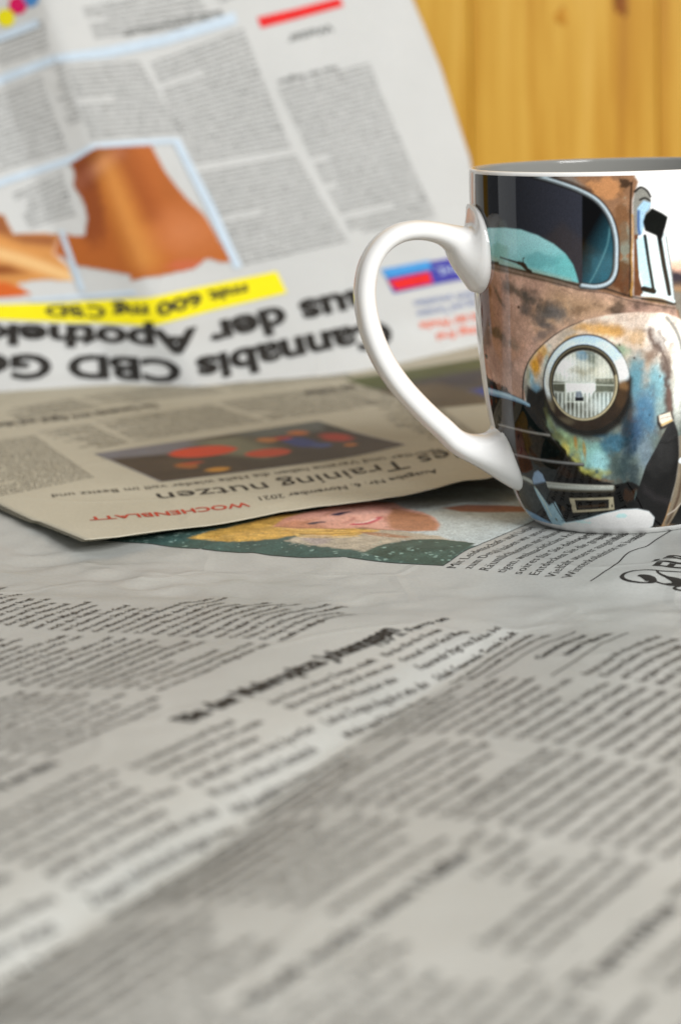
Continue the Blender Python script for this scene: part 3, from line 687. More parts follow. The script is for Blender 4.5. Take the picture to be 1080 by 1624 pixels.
# ================================================================== NEWSPAPER S: white sheet leaning on the wall
PSI, PH0, PH1 = math.radians(15), math.radians(40), math.radians(88)
SB = onz(330, 603, 1.0); S_ax = np.array([math.cos(PSI), math.sin(PSI), 0]); S_n = np.array([-math.sin(PSI), math.cos(PSI), 0])
_s = np.linspace(-15, 45, 601); _ph = PH0 + (PH1 - PH0) * np.clip(_s / 30, -0.3, 1); _ds = _s[1] - _s[0]; _i0 = int(np.argmin(np.abs(_s)))
_Y = np.cumsum(np.cos(_ph)) * _ds; _Z = np.cumsum(np.sin(_ph)) * _ds; _Y -= _Y[_i0]; _Z -= _Z[_i0]
def hitS(px, py):
    d = ray(px, py); c = CAM - SB; k = (_Y - c @ S_n) / (d @ S_n); g = c[2] + k * d[2] - _Z
    j = np.where(np.sign(g[:-1]) != np.sign(g[1:]))[0]
    j = j[0] if len(j) else len(g) - 2
    w = g[j] / (g[j] - g[j + 1]) if g[j] != g[j + 1] else 0; kk = k[j] + (k[j + 1] - k[j]) * w
    return np.array([(c + kk * d) @ S_ax, _s[j] + w * _ds])
cr0, cr1 = hitS(300, 570), hitS(85, 0)                      # the standing crease
crd = (cr1 - cr0) / np.linalg.norm(cr1 - cr0); crn = np.array([-crd[1], crd[0]])
def posS(a, s):
    y = np.interp(s, _s, _Y); z = np.interp(s, _s, _Z)
    P = SB + a[..., None] * S_ax + y[..., None] * S_n; P[..., 2] += z
    d = (a - cr0[0]) * crn[0] + (s - cr0[1]) * crn[1]        # >0 left of the crease
    k = np.maximum(np.sqrt(np.maximum(d, 0) ** 2 + 0.25) - 0.5, 0)
    b = -0.5 * np.minimum(k, 3) - 0.06 * k + 0.30 * np.exp(-(d / 1.1) ** 2)
    wob = 0.16 * fbm(a * 0.17, s * 0.12, 91, 3) + 0.22 * np.exp(-((s - 2.2 - 0.05 * a) / 0.8) ** 2) * (0.5 + vnoise(a * 0.3, s * 0, 7))
    P[..., 1] -= b + wob
    return P
SA = np.arange(-21, 21.01, 0.25); SS = np.arange(-3.0, 25.01, 0.25)
def page_edge(s): return np.interp(s, [-3, *[hitS(*p)[1] for p in ((752, 290), (745, 250), (722, 180), (700, 110), (655, 0))], 25], [0]*7)
redge = np.array([hitS(*p) for p in ((770, 420), (752, 290), (745, 250), (722, 180), (700, 110), (678, 55), (655, 0), (640, -40))])
redge = redge[np.argsort(redge[:, 1])]
def right_lim(s): 
    r = np.interp(s, redge[:, 1], redge[:, 0]); sl = -0.30
    r = np.where(s > redge[-1, 1], redge[-1, 0] + (s - redge[-1, 1]) * sl, r); return np.where(s < redge[0, 1], redge[0, 0] - (s - redge[0, 1]) * 0.15, r)
Ag, Ssg = np.meshgrid(np.linspace(0, 1, 170), SS, indexing='ij')
left_lim = -21 - 0.25 * (Ssg)
Areal = left_lim + (right_lim(Ssg) - left_lim) * Ag
paperS = thing('newspaper', 'white creased newspaper standing curved against the wooden wall with upside-down headlines', 'newspaper')
VS = posS(Areal, Ssg)
o = mesh_from('page', VS.reshape(-1, 3), grid_faces(*Areal.shape), M_PAPER_S, paperS, True); add_thickness(o)
def fn_S(p, off=0.03):
    off = off + 0.02
    a, s = p[:, 0], p[:, 1]; e = 0.05
    P = posS(a, s); du = posS(a + e, s) - posS(a - e, s); dv = posS(a, s + e) - posS(a, s - e)
    n = np.cross(du, dv); n /= np.linalg.norm(n, axis=1)[:, None]
    n[n[:, 1] > 0] *= -1
    return P + n * off
geoS = []
for q in [((238, 98), (385, 42), (462, 236), (308, 262)), ((316, 274), (470, 246), (552, 384), (386, 422)), ((440, 140), (585, 100), (692, 345), (558, 374)),
          ((108, 106), (220, 96), (292, 212), (146, 222)), ((-40, 155), (62, 118), (108, 240), (-30, 282)), ((75, 112), (102, 102), (132, 192), (108, 200)),
          ((130, 8), (300, -30), (345, 42), (150, 62)), ((-30, 60), (70, 28), (80, 78), (-20, 110)), ((310, -40), (375, -60), (392, -10), (350, 5)), ((10, 310), (95, 270), (118, 345), (40, 368))]:
    block(hitS, q, geoS, 0.19, 0.235)
v, t = join(geoS); o = mesh_from('body_text', fn_S(v), t, M_INK_GREY, paperS); o['kind'] = 'stuff'
def strip_px(name, top, bot, mat, off=0.02, n=40, parent=None):
    top = np.array([hitS(*p) for p in top]); bot = np.array([hitS(*p) for p in bot])
    k = np.linspace(0, 1, n); w = np.linspace(0, 1, 8); ti = np.stack([np.interp(k, np.linspace(0, 1, len(top)), top[:, c]) for c in (0, 1)], 1); bi = np.stack([np.interp(k, np.linspace(0, 1, len(bot)), bot[:, c]) for c in (0, 1)], 1)
    P = ti[:, None] * (1 - w[None, :, None]) + bi[:, None] * w[None, :, None]
    return mesh_from(name, fn_S(P.reshape(-1, 2), off), grid_faces(n, 8, True), mat, parent or paperS, True)
strip_px('coloured_band', [(-40, 492), (100, 488), (233, 473), (340, 451), (439, 431)], [(-28, 515), (110, 520), (239, 518), (350, 490), (455, 465)], M_INK_YELLOW)
line_px(hitS, fn_S, 'headline', 'mit 600 mg CBD', FONT_HEAVY, [(392, 452), (310, 467), (240, 484), (150, 492), (62, 494)], [(396, 468), (316, 486), (244, 506), (152, 512), (66, 511)], M_INK, paperS)
line_px(hitS, fn_S, 'headline', 'aus der Apotheke', FONT_HEAVY, [(582, 458), (455, 484), (330, 516), (290, 524), (150, 526), (-70, 524)], [(592, 497), (470, 524), (342, 553), (296, 560), (150, 561), (-70, 556)], M_INK, paperS)
line_px(hitS, fn_S, 'headline', 'Cannabis CBD Gel', FONT_HEAVY, [(616, 508), (545, 522), (430, 545), (330, 566), (275, 572), (120, 573), (-60, 574)], [(628, 550), (556, 562), (440, 586), (338, 606), (280, 610), (120, 612), (-60, 614)], M_INK, paperS)
for top, bot in [([(-60, 142), (0, 118), (86, 88)], [(-56, 156), (4, 132), (90, 100)]), ([(88, 88), (170, 76), (260, 56), (372, 20)], [(92, 100), (174, 92), (264, 72), (376, 38)]), ([(-40, 65), (60, 30)], [(-36, 78), (64, 42)]),
                 ([(-40, 302), (0, 286), (110, 250), (150, 228), (275, 220)], [(-38, 312), (3, 296), (113, 260), (152, 236), (278, 228)]),
                 ([(272, 222), (326, 328), (372, 428)], [(284, 220), (340, 326), (384, 424)]), ([(88, 372), (122, 470)], [(97, 370), (131, 468)]), ([(40, 482), (130, 474), (215, 462)], [(42, 487), (132, 480), (217, 468)])]:
    strip_px('coloured_band', top, bot, M_INK_PALE, 0.05, 24)
strip_px('coloured_band', [(408, 28), (470, 14), (538, -4)], [(414, 45), (476, 29), (545, 10)], M_INK_BRIGHTRED, 0.02, 16)
line_px(hitS, fn_S, 'headline', 'Wetter', FONT_BOLD, [(525, 38), (455, 58)], [(530, 50), (460, 72)], M_INK_GREY, paperS)
line_px(hitS, fn_S, 'headline', 'Stadt und Landkreis', FONT_BOLD, [(352, 16), (195, 52)], [(355, 25), (198, 62)], M_INK_GREY, paperS)
line_px(hitS, fn_S, 'headline', 'Aus der Region', FONT_BOLD, [(535, 104), (440, 128)], [(538, 112), (443, 136)], M_INK_GREY, paperS)
for p, c in (((6, 28), (226, 214, 20)), ((27, 8), (206, 20, 90)), ((48, -4), (70, 130, 190))):
    q = hitS(*p); a = np.linspace(0, 2 * math.pi, 25)[:-1]; P = np.vstack([q, np.stack([q[0] + 0.42 * np.cos(a), q[1] + 0.42 * np.sin(a)], 1)])
    mesh_from('colour_dot', fn_S(P, 0.025), np.array([(0, k + 1, (k + 1) % 24 + 1) for k in range(24)]), ink_mat('ink_dot', lin(c), var=0.05), paperS)
# logo box with red tab, pale lines and orange lines
strip_px('coloured_band', [(606, 428), (690, 414), (780, 398)], [(624, 466), (700, 450), (790, 434)], ink_mat('ink_navy', lin((70, 68, 160)), var=0.1), 0.02, 20)
strip_px('coloured_band', [(604, 428), (680, 414)], [(612, 442), (684, 428)], ink_mat('ink_sky', lin((70, 150, 214)), var=0.1), 0.032, 12)
strip_px('coloured_band', [(615, 446), (680, 432)], [(628, 462), (686, 450)], M_INK_BRIGHTRED, 0.034, 12)
line_px(hitS, fn_S, 'headline', 'WOHL', FONT_SANS, [(760, 412), (690, 427)], [(763, 424), (693, 439)], M_INK_PALE, paperS)
for s, f0, f1, h, m in (('telefonisch anmelden', (790, 456), (655, 478), 11, M_INK_BLUE), ('Beratung und Termine', (790, 470), (660, 494), 11, M_INK_BLUE), ('Angebot der Woche', (800, 490), (664, 512), 14, M_INK_ORANGE), ('Samstag frei', (800, 512), (690, 530), 13, M_INK_ORANGE)):
    line_px(hitS, fn_S, 'caption', s, FONT_BOLD, [f0, f1], [(f0[0] + 3, f0[1] + h), (f1[0] + 3, f1[1] + h)], m, paperS)
# cut-out picture: two orange-toned shapes
PH = lambda *p: np.array([hitS(*q) for q in p])
lo = PH((-60, 500), (400, 200), (-60, 200), (400, 480)); cv = Canvas(lo[:, 0].min(), lo[:, 0].max(), lo[:, 1].min(), lo[:, 1].max(), 0.09)
torso = PH((106, 258), (120, 246), (152, 232), (242, 230), (262, 268), (296, 312), (328, 342), (352, 385), (371, 416), (350, 419), (330, 412), (310, 428), (262, 438), (230, 442), (208, 449), (206, 438), (150, 432), (110, 428), (78, 408), (90, 374), (130, 376), (136, 345), (128, 318), (112, 296), (116, 276))
cv.poly(torso, (178, 98, 40), 0.08, nse=0.12, ns=0.5)
ins = cv.A.copy()
cv.poly(PH((106, 258), (152, 232), (200, 232), (170, 262), (140, 300), (118, 296)), (110, 50, 28), 0.5, op=0.8, clip=ins); cv.stroke(PH((122, 296), (150, 272), (190, 244)), 0.5, (196, 130, 100), 0.3, 0.8, clip=ins)
cv.stroke(PH((176, 262), (200, 330), (232, 410)), 1.0, (206, 142, 64), 0.8, 0.7, clip=ins); cv.stroke(PH((196, 250), (222, 300), (240, 340)), 0.8, (140, 66, 24), 0.6, 0.7, clip=ins)
cv.blob(hitS(140, 330), 0.9, 2.6, (130, 62, 30), 0.7, noise=0.2, clip=ins); cv.blob(hitS(290, 365), 2.4, 1.9, (212, 136, 88), 0.55, noise=0.3, ns=.6, hard=-.3, clip=ins); cv.blob(hitS(300, 422), 1.2, 0.4, (196, 100, 70), 0.7, noise=0.3, clip=ins)
cv.poly(PH((-60, 330), (0, 345), (14, 374), (90, 374), (78, 408), (104, 428), (112, 455), (60, 452), (20, 458), (52, 476), (-60, 486)), (214, 148, 78), 0.08, nse=0.2, ns=0.6)
ins2 = cv.A.copy()
cv.poly(PH((-60, 330), (0, 345), (14, 376), (85, 378), (80, 398), (30, 392), (-60, 360)), (126, 58, 28), 0.3, op=0.8, clip=ins2); cv.stroke(PH((-40, 400), (30, 420), (104, 446)), 0.5, (238, 200, 140), 0.3, 0.8, clip=ins2)
cv.poly(PH((-60, 420), (6, 428), (36, 440), (-10, 444), (-60, 440)), (140, 74, 24), 0.2, clip=ins2); cv.poly(PH((-60, 452), (0, 455), (52, 476), (-60, 490)), (206, 96, 30), 0.15, clip=ins2)
fc = grid_faces(*cv.X.shape, False); am = cv.A.ravel(); fc = fc[(am[fc] > 0.5).all(1)]
mesh_from('photo', fn_S(np.stack([cv.X.ravel(), cv.Y.ravel()], 1), 0.02), fc, M_PHOTO, paperS, True, cv.C.reshape(-1, 3))['label'] = 'cut-out printed picture in warm orange skin tones'
#MUGPART
# ================================================================== THE MUG
ZB = 0.035                                                   # the paper under it
PROF = np.array([(0.0, 2.52), (0.10, 2.66), (0.34, 2.86), (0.6, 3.02), (0.85, 3.13), (1.3, 3.32), (2.0, 3.58), (2.8, 3.79), (3.6, 3.95), (4.4, 4.06), (5.2, 4.14), (6.2, 4.20), (7.2, 4.245), (8.4, 4.29), (9.4, 4.315), (10.1, 4.32), (10.41, 4.315)])
_pz = np.linspace(0, 10.41, 400)
def _mono(x, xp, fp):
    h = np.diff(xp); dl = np.diff(fp) / h; m = np.concatenate([[dl[0]], (dl[:-1] + dl[1:]) / 2, [dl[-1]]])
    i = np.clip(np.searchsorted(xp, x) - 1, 0, len(h) - 1); t = (x - xp[i]) / h[i]
    return (2*t**3 - 3*t**2 + 1) * fp[i] + (t**3 - 2*t**2 + t) * h[i] * m[i] + (-2*t**3 + 3*t**2) * fp[i+1] + (t**3 - t**2) * h[i] * m[i+1]
def rad(z): return _mono(np.clip(np.asarray(z, float), 0, 10.41), PROF[:, 0], PROF[:, 1])
BETA0 = math.atan2(-MUG[1], -MUG[0])
def revolve(name, prof, mat, parent, n=288, close=False):
    prof = np.asarray(prof); a = np.linspace(0, 2 * math.pi, n, endpoint=False); m = len(prof)
    V = np.zeros((n, m, 3)); V[..., 0] = MUG[0] + prof[None, :, 1] * np.cos(a)[:, None]; V[..., 1] = MUG[1] + prof[None, :, 1] * np.sin(a)[:, None]; V[..., 2] = ZB + prof[None, :, 0]
    i = np.arange(n * m).reshape(n, m); j = np.roll(i, -1, 0)
    q = np.stack([i[:, :-1], j[:, :-1], j[:, 1:], i[:, 1:]], -1).reshape(-1, 4)
    return mesh_from(name, V.reshape(-1, 3), q, mat, parent, True)
M_WHITE = glaze_mat('white_glaze', (0.86, 0.86, 0.85)); M_GREY = glaze_mat('grey_glaze', (0.235, 0.235, 0.22), 0.12)
mug = thing('mug', 'white ceramic mug with a rusty vintage truck printed on it, standing on newspaper', 'mug')
zz = np.concatenate([np.linspace(0, 1, 40), np.linspace(1.05, 10.40, 120)])
rim = [(10.41 + 0.09 * math.sin(k), 4.225 + 0.09 * math.cos(k)) for k in np.linspace(0.15, math.pi / 2 + 0.25, 9)]
out = [(0.28, 0.001), (0.28, 1.9), (0.22, 2.1), (0.02, 2.25), (-0.012, 2.32), (-0.012, 2.44)] + [(z, float(rad(z))) for z in zz] + rim
revolve('body', out, M_WHITE, mug)
inn = [rim[-1]] + [(10.41 + 0.09 * math.sin(k), 4.225 + 0.09 * math.cos(k)) for k in np.linspace(math.pi / 2 + 0.45, math.pi, 6)] + [(z, float(rad(z)) - 0.19 - 0.1 * min(1, (10.3 - z) / 2)) for z in np.linspace(10.3, 0.9, 70)] + [(0.65, 2.5), (0.55, 1.8), (0.52, 0.001)]
revolve('lining', inn, M_GREY, mug)['label'] = 'grey glazed inside of the mug'

def pxmug(px, py, zlim=True):
    """pixel -> (arc in cm at radius 4.2, height) on the mug's visible side"""
    d = ray(px, py); z = 5.0; r = 4.2
    dh = d[:2]; o = CAM[:2] - MUG; a = dh @ dh; b = 2 * o @ dh
    for _ in range(40):
        c = o @ o - r * r; D = b * b - 4 * a * c
        k = (-b - math.sqrt(max(D, 0))) / (2 * a); z = CAM[2] + k * d[2] - ZB
        r = 0.5 * r + 0.5 * float(rad(z))
    p = o + k * dh; ang = math.atan2(p[1], p[0]) - BETA0
    ang = (ang + math.pi) % (2 * math.pi) - math.pi
    return np.array([ang * 4.2, z])

# ---- the printed truck
UL = pxmug(754, 330)[0]; UR = 4.2 * math.radians(205)
ZT = 10.385; RES = 0.021
cv = Canvas(UL, UR, 0.2, ZT, RES)
Q = lambda *p: np.array([pxmug(*q) for q in p])
X, Y = cv.X, cv.Y
full = [(UL - 1, 0), (UR + 1, 0), (UR + 1, 11), (UL - 1, 11)]
cv.poly(full, (250, 252, 252), 0.02)
S1 = pxmug(1080, 600)[0]                                      # arc where the picture leaves the frame
# scenery behind the truck: pale sky, far trees, dry field
hz = pxmug(1078, 428)[1]
cv.poly([(S1 - 1.2, hz + .25), (UR, hz + .35), (UR, hz - 1), (S1 - 1.2, hz - 1)], (226, 190, 170), 0.2, rag=.2, rs=1)
cv.poly([(S1 - 1.2, hz - .0), (UR, hz + .05), (UR, hz - .5), (S1 - 1.2, hz - .45)], (58, 56, 72), 0.12, rag=.15, rs=2)
cv.poly([(S1 - 1.2, hz - .42), (UR, hz - .45), (UR, -1), (S1 - 1.2, -1)], (158, 134, 106), 0.2, nse=.3, ns=1.5)
cv.poly([(S1 + 2, 1.6), (UR, 1.9), (UR, -1), (S1 + 2, -1)], (150, 122, 92), .4, nse=.4, ns=2)
# cab side and rear fender carry on round the mug
cv.poly([(S1 - .5, hz - .55), (S1 + 1.0, hz - .8), (S1 + 3.2, hz - .9), (S1 + 3.6, hz - 2.5), (S1 + 3.3, 1.4), (S1 - .5, .9)], (140, 136, 128), .08, nse=.4, ns=1.6)
cv.poly([(S1 + .6, 4.4), (S1 + 2.6, 4.6), (S1 + 3.0, 2.2), (S1 + .6, 1.7)], (104, 132, 138), .5, op=.7, nse=.4, ns=2)
cv.blob((S1 + 1.9, 1.7), .95, 1.5, (24, 24, 26), noise=.05, hard=.9); cv.blob((S1 + 1.95, 1.75), .5, .8, (120, 116, 108), noise=.1, hard=.85)
# cab shell: roof and pillar
cv.poly(Q((752, 276), (1004, 276), (1012, 288), (1003, 318), (1002, 400), (1004, 472), (1075, 492), (1080, 520), (752, 480)), (148, 118, 94), .05, nse=.35, ns=3)
cv.poly(Q((846, 276), (905, 276), (925, 296), (905, 292)), (142, 138, 134), .1, op=.8); cv.blob(pxmug(960, 300), .55, .4, (196, 150, 108), .8); cv.blob(pxmug(990, 290), .2, .25, (58, 46, 36), .8, noise=.8, ns=6)
cv.blob(pxmug(990, 390), .16, 1.2, (142, 150, 140), .8, noise=.6); cv.blob(pxmug(988, 440), .3, .6, (104, 66, 36), .8, noise=.6); cv.blob(pxmug(985, 350), .2, .8, (128, 96, 68), .7, noise=.6, ns=3)
# hood
hood = Q((752, 418), (778, 416), (830, 430), (880, 446), (930, 456), (1000, 474), (1070, 486), (1080, 520), (1010, 500), (950, 503), (900, 520), (860, 550), (838, 580), (832, 640), (814, 632), (792, 616), (752, 596))
cv.poly(hood, (192, 156, 138), .03, nse=.2, ns=2.2)
hm = np.zeros_like(X); tmp = Canvas(UL, UR, 0.2, ZT, RES); tmp.poly(hood, (0, 0, 0), .04); hm = tmp.A
cv.poly(Q((744, 418), (800, 440), (806, 520), (796, 600), (744, 590)), (176, 126, 104), .6, op=.7, clip=hm)
cv.poly(Q((744, 455), (775, 450), (778, 500), (776, 555), (757, 560), (744, 560)), (112, 58, 34), .16, op=.85, rag=.2, clip=hm)
cv.poly(Q((880, 455), (990, 480), (960, 500), (880, 520), (862, 540), (846, 500)), (192, 160, 106), .5, op=.55, clip=hm)
for (x, y, rx, ry, ro, c, op) in [(846, 476, .52, .28, -.45, (88, 86, 86), .95), (868, 490, .5, .24, -.5, (100, 96, 94), .9), (880, 500, .35, .3, 0, (128, 122, 118), .6), (818, 462, .5, .14, -.55, (100, 92, 86), .9), (852, 508, .6, .18, -.65, (104, 98, 98), .85),
        (806, 455, .35, .2, -.5, (116, 98, 88), .75), (790, 470, .45, .1, -.9, (92, 84, 78), .85), (800, 538, .4, .22, -.5, (118, 104, 96), .85), (786, 530, .3, .18, -.4, (84, 74, 66), .75), (920, 488, .3, .14, 0, (110, 84, 62), .6),
        (975, 488, .42, .22, .1, (88, 70, 54), .85), (1010, 486, .3, .2, -.4, (84, 64, 52), .8), (1050, 488, .4, .16, .0, (92, 84, 78), .7), (862, 528, .3, .12, .6, (124, 112, 108), .7), (772, 585, .5, .3, 0, (190, 128, 96), .6), (815, 555, .6, .35, 0, (186, 144, 122), .6), (815, 548, .2, .15, 0, (120, 116, 110), .6)]:
    cv.blob(pxmug(x, y), rx * 1.55, ry * 1.5, c, op, rot=ro, noise=1.0, ns=3.2, seed=int(x + y), hard=-.1, clip=hm)
cv.blob(pxmug(771, 565), .12, .09, (50, 34, 26), noise=.2, hard=.6); cv.blob(pxmug(822, 487), .05, .05, (80, 60, 50), .9); cv.blob(pxmug(789, 498), .05, .04, (90, 60, 50), .8); cv.blob(pxmug(776, 514), .09, .08, (60, 36, 28), .9)
cv.stroke(Q((890, 458), (898, 462), (906, 466)), .03, (120, 90, 70), .02, .6)
# windscreen glass
ws = Q((744, 277), (815, 276), (846, 281), (880, 289), (915, 300), (944, 314), (962, 334), (971, 360), (973, 395), (972, 425), (964, 444), (946, 452), (922, 450), (890, 443), (850, 433), (812, 424), (778, 415), (744, 412))
cv.poly(ws, (46, 48, 53), .03, c2=(66, 68, 78), d2=(pxmug(780, 340), pxmug(915, 340)))
tmp = Canvas(UL, UR, 0.2, ZT, RES); tmp.poly(ws, (0, 0, 0), .03); wm = tmp.A
cv.poly(Q((740, 270), (772, 270), (775, 420), (740, 420)), (9, 9, 10), .08, clip=wm)  # dark reflection at the mug's left limb, painted into the glass colour
cv.poly(Q((923, 276), (990, 276), (990, 460), (923, 460)), (10, 14, 17), .02, c2=(58, 104, 118), d2=(pxmug(932, 370), pxmug(972, 392)), clip=wm)
cv.blob(pxmug(958, 425), .5, .5, (64, 116, 132), .6, noise=.3, clip=wm); cv.stroke(Q((968, 350), (962, 390), (945, 430), (934, 450)), .04, (110, 156, 164), .03, .7, clip=wm)
cv.blob(pxmug(786, 354), .42, .35, (22, 22, 22), .9, noise=.15, hard=.6, clip=wm); cv.blob(pxmug(797, 361), .26, .3, (84, 92, 92), .8, noise=.2, clip=wm)  # handle pad mirrored in the glaze, painted as dark and grey blobs
tl = Q((744, 366), (776, 361.5), (800, 361), (826, 364), (852, 373), (878, 387), (896, 402), (908, 420), (915, 440), (918, 452), (880, 446), (830, 430), (778, 416), (744, 414))
cv.poly(tl, (168, 212, 216), .03, clip=wm, nse=.10, ns=1.6, c2=(128, 190, 194), d2=(pxmug(840, 380), pxmug(850, 425)))
tmp = Canvas(UL, UR, 0.2, ZT, RES); tmp.poly(tl, (0, 0, 0), .04); tm = tmp.A
cv.blob(pxmug(860, 412), .8, .3, (106, 170, 176), .6, noise=.5, ns=2, clip=tm); cv.blob(pxmug(900, 425), .5, .4, (118, 190, 192), .6, clip=tm); cv.blob(pxmug(790, 400), .6, .35, (140, 186, 176), .7, clip=tm)
cv.poly(Q((775, 404), (810, 416), (850, 428), (905, 442), (905, 452), (775, 420)), (170, 178, 162), .08, op=.55, clip=tm)
# cowl lines and wiper
cv.poly(Q((744, 408), (778, 417), (830, 429), (880, 441), (930, 452), (930, 460), (870, 449), (820, 437), (778, 427), (744, 420)), (126, 112, 100), .04, op=.85, rag=.04)
for off, c, wd in ((0, (54, 44, 38), .055), (7, (96, 78, 64), .035)):
    cv.stroke(Q((744, 408 + off), (778, 417 + off), (830, 430 + off), (880, 442 + off), (920, 453 + off), (960, 458 + off), (1000, 470 + off), (1070, 482 + off)), wd, c, .02, .85)
cv.stroke(Q((793, 408), (812, 414), (824, 418), (834, 426), (841, 431)), .035, (52, 48, 48), .015, w2=.11); cv.stroke(Q((822, 417), (830, 419), (834, 424)), .10, (54, 50, 50), .02); cv.stroke(Q((830, 418), (829, 411), (831, 409)), .03, (60, 56, 56), .015); cv.stroke(Q((778, 415), (790, 417)), .06, (58, 50, 46), .03)
# windscreen frame
fr = [(842, 277), (880, 288), (916, 301), (946, 318), (966, 344), (975.5, 376), (976.5, 410), (974, 434), (964, 449), (944, 455), (922, 453)]
cv.stroke(Q(*fr), .19, (40, 36, 34), .03, .9); cv.stroke(Q(*fr), .10, (120, 128, 132), .03, w2=.13); cv.stroke(Q(*[(x + 1, y - 1) for x, y in fr]), .05, (190, 204, 212), .02, w2=.08)
cv.stroke(Q((868, 278), (905, 289), (940, 304)), .05, (60, 46, 40), .03, .7)
# pillar seam, gold rust
cv.stroke(Q((1001, 290), (999, 330), (999, 400), (998, 470)), .05, (54, 40, 30), .02, .9); cv.stroke(Q((1003, 340), (1002, 400), (1001, 468)), .05, (190, 150, 80), .025, .8, rag=.05)
cv.poly(Q((1004, 330), (1012, 372), (1014, 420), (1020, 470), (1004, 470)), (120, 82, 56), .04, nse=.3, ns=5)
# quarter-window frame, glass, mirror
cv.poly(Q((1003, 322), (1006, 303), (1015, 297), (1026, 303), (1032, 318), (1030, 340), (1012, 372), (1006, 372)), (146, 146, 140), .03); cv.stroke(Q((1006, 304), (1015, 297), (1025, 302), (1031, 312)), .06, (46, 42, 38), .02)
cv.poly(Q((1010, 330), (1020, 318), (1032, 322), (1024, 345), (1018, 372), (1011, 370)), (170, 200, 220), .03); cv.stroke(Q((1012, 335), (1012, 360), (1014, 372)), .07, (70, 100, 150), .03, .9); cv.stroke(Q((1014, 317), (1022, 314), (1030, 318)), .05, (40, 38, 38), .02)
cv.poly(Q((1011, 374), (1022, 372), (1034, 382), (1048, 372), (1056, 395), (1068, 476), (1020, 468), (1013, 440)), (224, 240, 244), .02)
cv.poly(Q((1009, 380), (1021, 374), (1033, 456), (1020, 456), (1012, 425)), (196, 226, 236), .03)
cv.stroke(Q((1022, 374), (1028, 415), (1036, 462)), .09, (44, 52, 50), .02, smooth=False); cv.stroke(Q((1020, 458), (1036, 462)), .15, (36, 38, 36), .02, smooth=False)
cv.stroke(Q((1044, 372), (1052, 420), (1061, 466)), .13, (38, 38, 36), .025, smooth=False); cv.stroke(Q((1053, 372), (1061, 420), (1067, 474)), .09, (206, 218, 222), .02, smooth=False); cv.stroke(Q((1056, 375), (1064, 430), (1069, 474)), .03, (90, 80, 76), .02, .8, smooth=False)
cv.stroke(Q((1018, 468), (1045, 470), (1068, 478)), .08, (214, 228, 232), .02); cv.stroke(Q((1018, 474), (1045, 476), (1066, 482)), .05, (60, 48, 42), .02)
cv.poly(Q((1019, 352), (1024, 336), (1034, 330), (1050, 338), (1058.5, 344), (1054, 362), (1047, 374), (1040, 374), (1022, 366)), (30, 32, 29), .025, nse=.3, ns=5); cv.stroke(Q((1046, 374), (1048, 366)), .16, (34, 34, 32), .03)
cv.stroke(Q((1022, 340), (1030, 333)), .03, (180, 186, 186), .02, .8)
# front fender: pale, ochre, teal
fen = Q((829, 612), (831, 590), (840, 568), (860, 546), (890, 524), (925, 508), (965, 499), (1010, 495), (1050, 496), (1070, 502), (1095, 515), (1120, 560), (1120, 700), (1070, 690), (1062, 690), (1030, 735), (1012, 790), (1000, 802), (978, 770), (940, 766), (915, 752), (896, 720), (880, 698), (864, 680), (852, 660), (838, 650))
cv.poly(fen, (222, 206, 192), .03, nse=.15, ns=2.5, c2=(112, 124, 120), d2=(pxmug(1000, 525), pxmug(985, 690)))
tmp = Canvas(UL, UR, 0.2, ZT, RES); tmp.poly(fen, (0, 0, 0), .03); fm = tmp.A
B = lambda x, y, rx, ry, c, op=.8, ro=0., no=.6, ns=3., hd=.2: cv.blob(pxmug(x, y), rx, ry, c, op, rot=ro, noise=no, ns=ns, seed=int(x * 3 + y), hard=hd, clip=fm)
for e_ in ((862, 684), (876, 700), (892, 722), (908, 742)): cv.blob(pxmug(*e_), .3, .34, (138, 148, 104), .95, noise=.5, ns=4, clip=fm)
B(1000, 515, 1.4, .4, (232, 220, 208), .9); B(1050, 530, .8, .8, (236, 232, 226), .9); B(1075, 600, .35, 1.8, (226, 232, 226), .9, no=.3); B(930, 515, 1.0, .2, (172, 150, 130), .7, ro=.2); B(900, 530, .5, .2, (168, 160, 148), .7, ro=.5)
B(960, 524, 1.2, .28, (214, 172, 106), .9, ro=-.1, no=.3); B(900, 545, .6, .22, (206, 166, 96), .8, ro=.6, no=.4); B(848, 580, .3, .45, (206, 158, 58), .95, no=.4); B(862, 560, .35, .3, (196, 158, 88), .8); B(855, 568, .16, .2, (150, 90, 30), .5, no=.7)
B(842, 600, .22, .5, (150, 178, 188), .95, no=.4); B(852, 618, .3, .3, (116, 152, 172), .9); B(866, 572, .14, .5, (176, 190, 184), .8, ro=-.3); B(837, 590, .1, .4, (160, 150, 110), .6)
B(1005, 540, .45, .4, (192, 164, 128), .8); B(1020, 575, .5, .5, (186, 166, 146), .8); B(985, 556, .4, .3, (122, 150, 126), .8); B(1000, 575, .3, .3, (90, 116, 106), .7); B(1008, 602, .4, 1.0, (112, 156, 170), .95, no=.3); B(1040, 610, .45, .9, (136, 178, 188), .95, no=.3)
B(1022, 655, .6, 1.1, (92, 134, 160), .95, no=.3); B(1003, 690, .5, 1.0, (74, 104, 132), .95, no=.35); B(1022, 720, .4, .9, (116, 132, 142), .9, no=.3); B(1014, 760, .28, .6, (128, 138, 134), .9, no=.3); B(1048, 650, .3, .7, (150, 176, 176), .7, no=.3); B(1060, 690, .25, .4, (170, 168, 152), .8)
B(990, 650, .35, .8, (56, 74, 82), .85, no=.4); B(975, 700, .55, .35, (70, 112, 132), .9); B(955, 712, .5, .3, (84, 126, 142), .8); B(990, 735, .5, .8, (66, 84, 88), .9, no=.4); B(1000, 770, .4, .4, (72, 90, 92), .8)
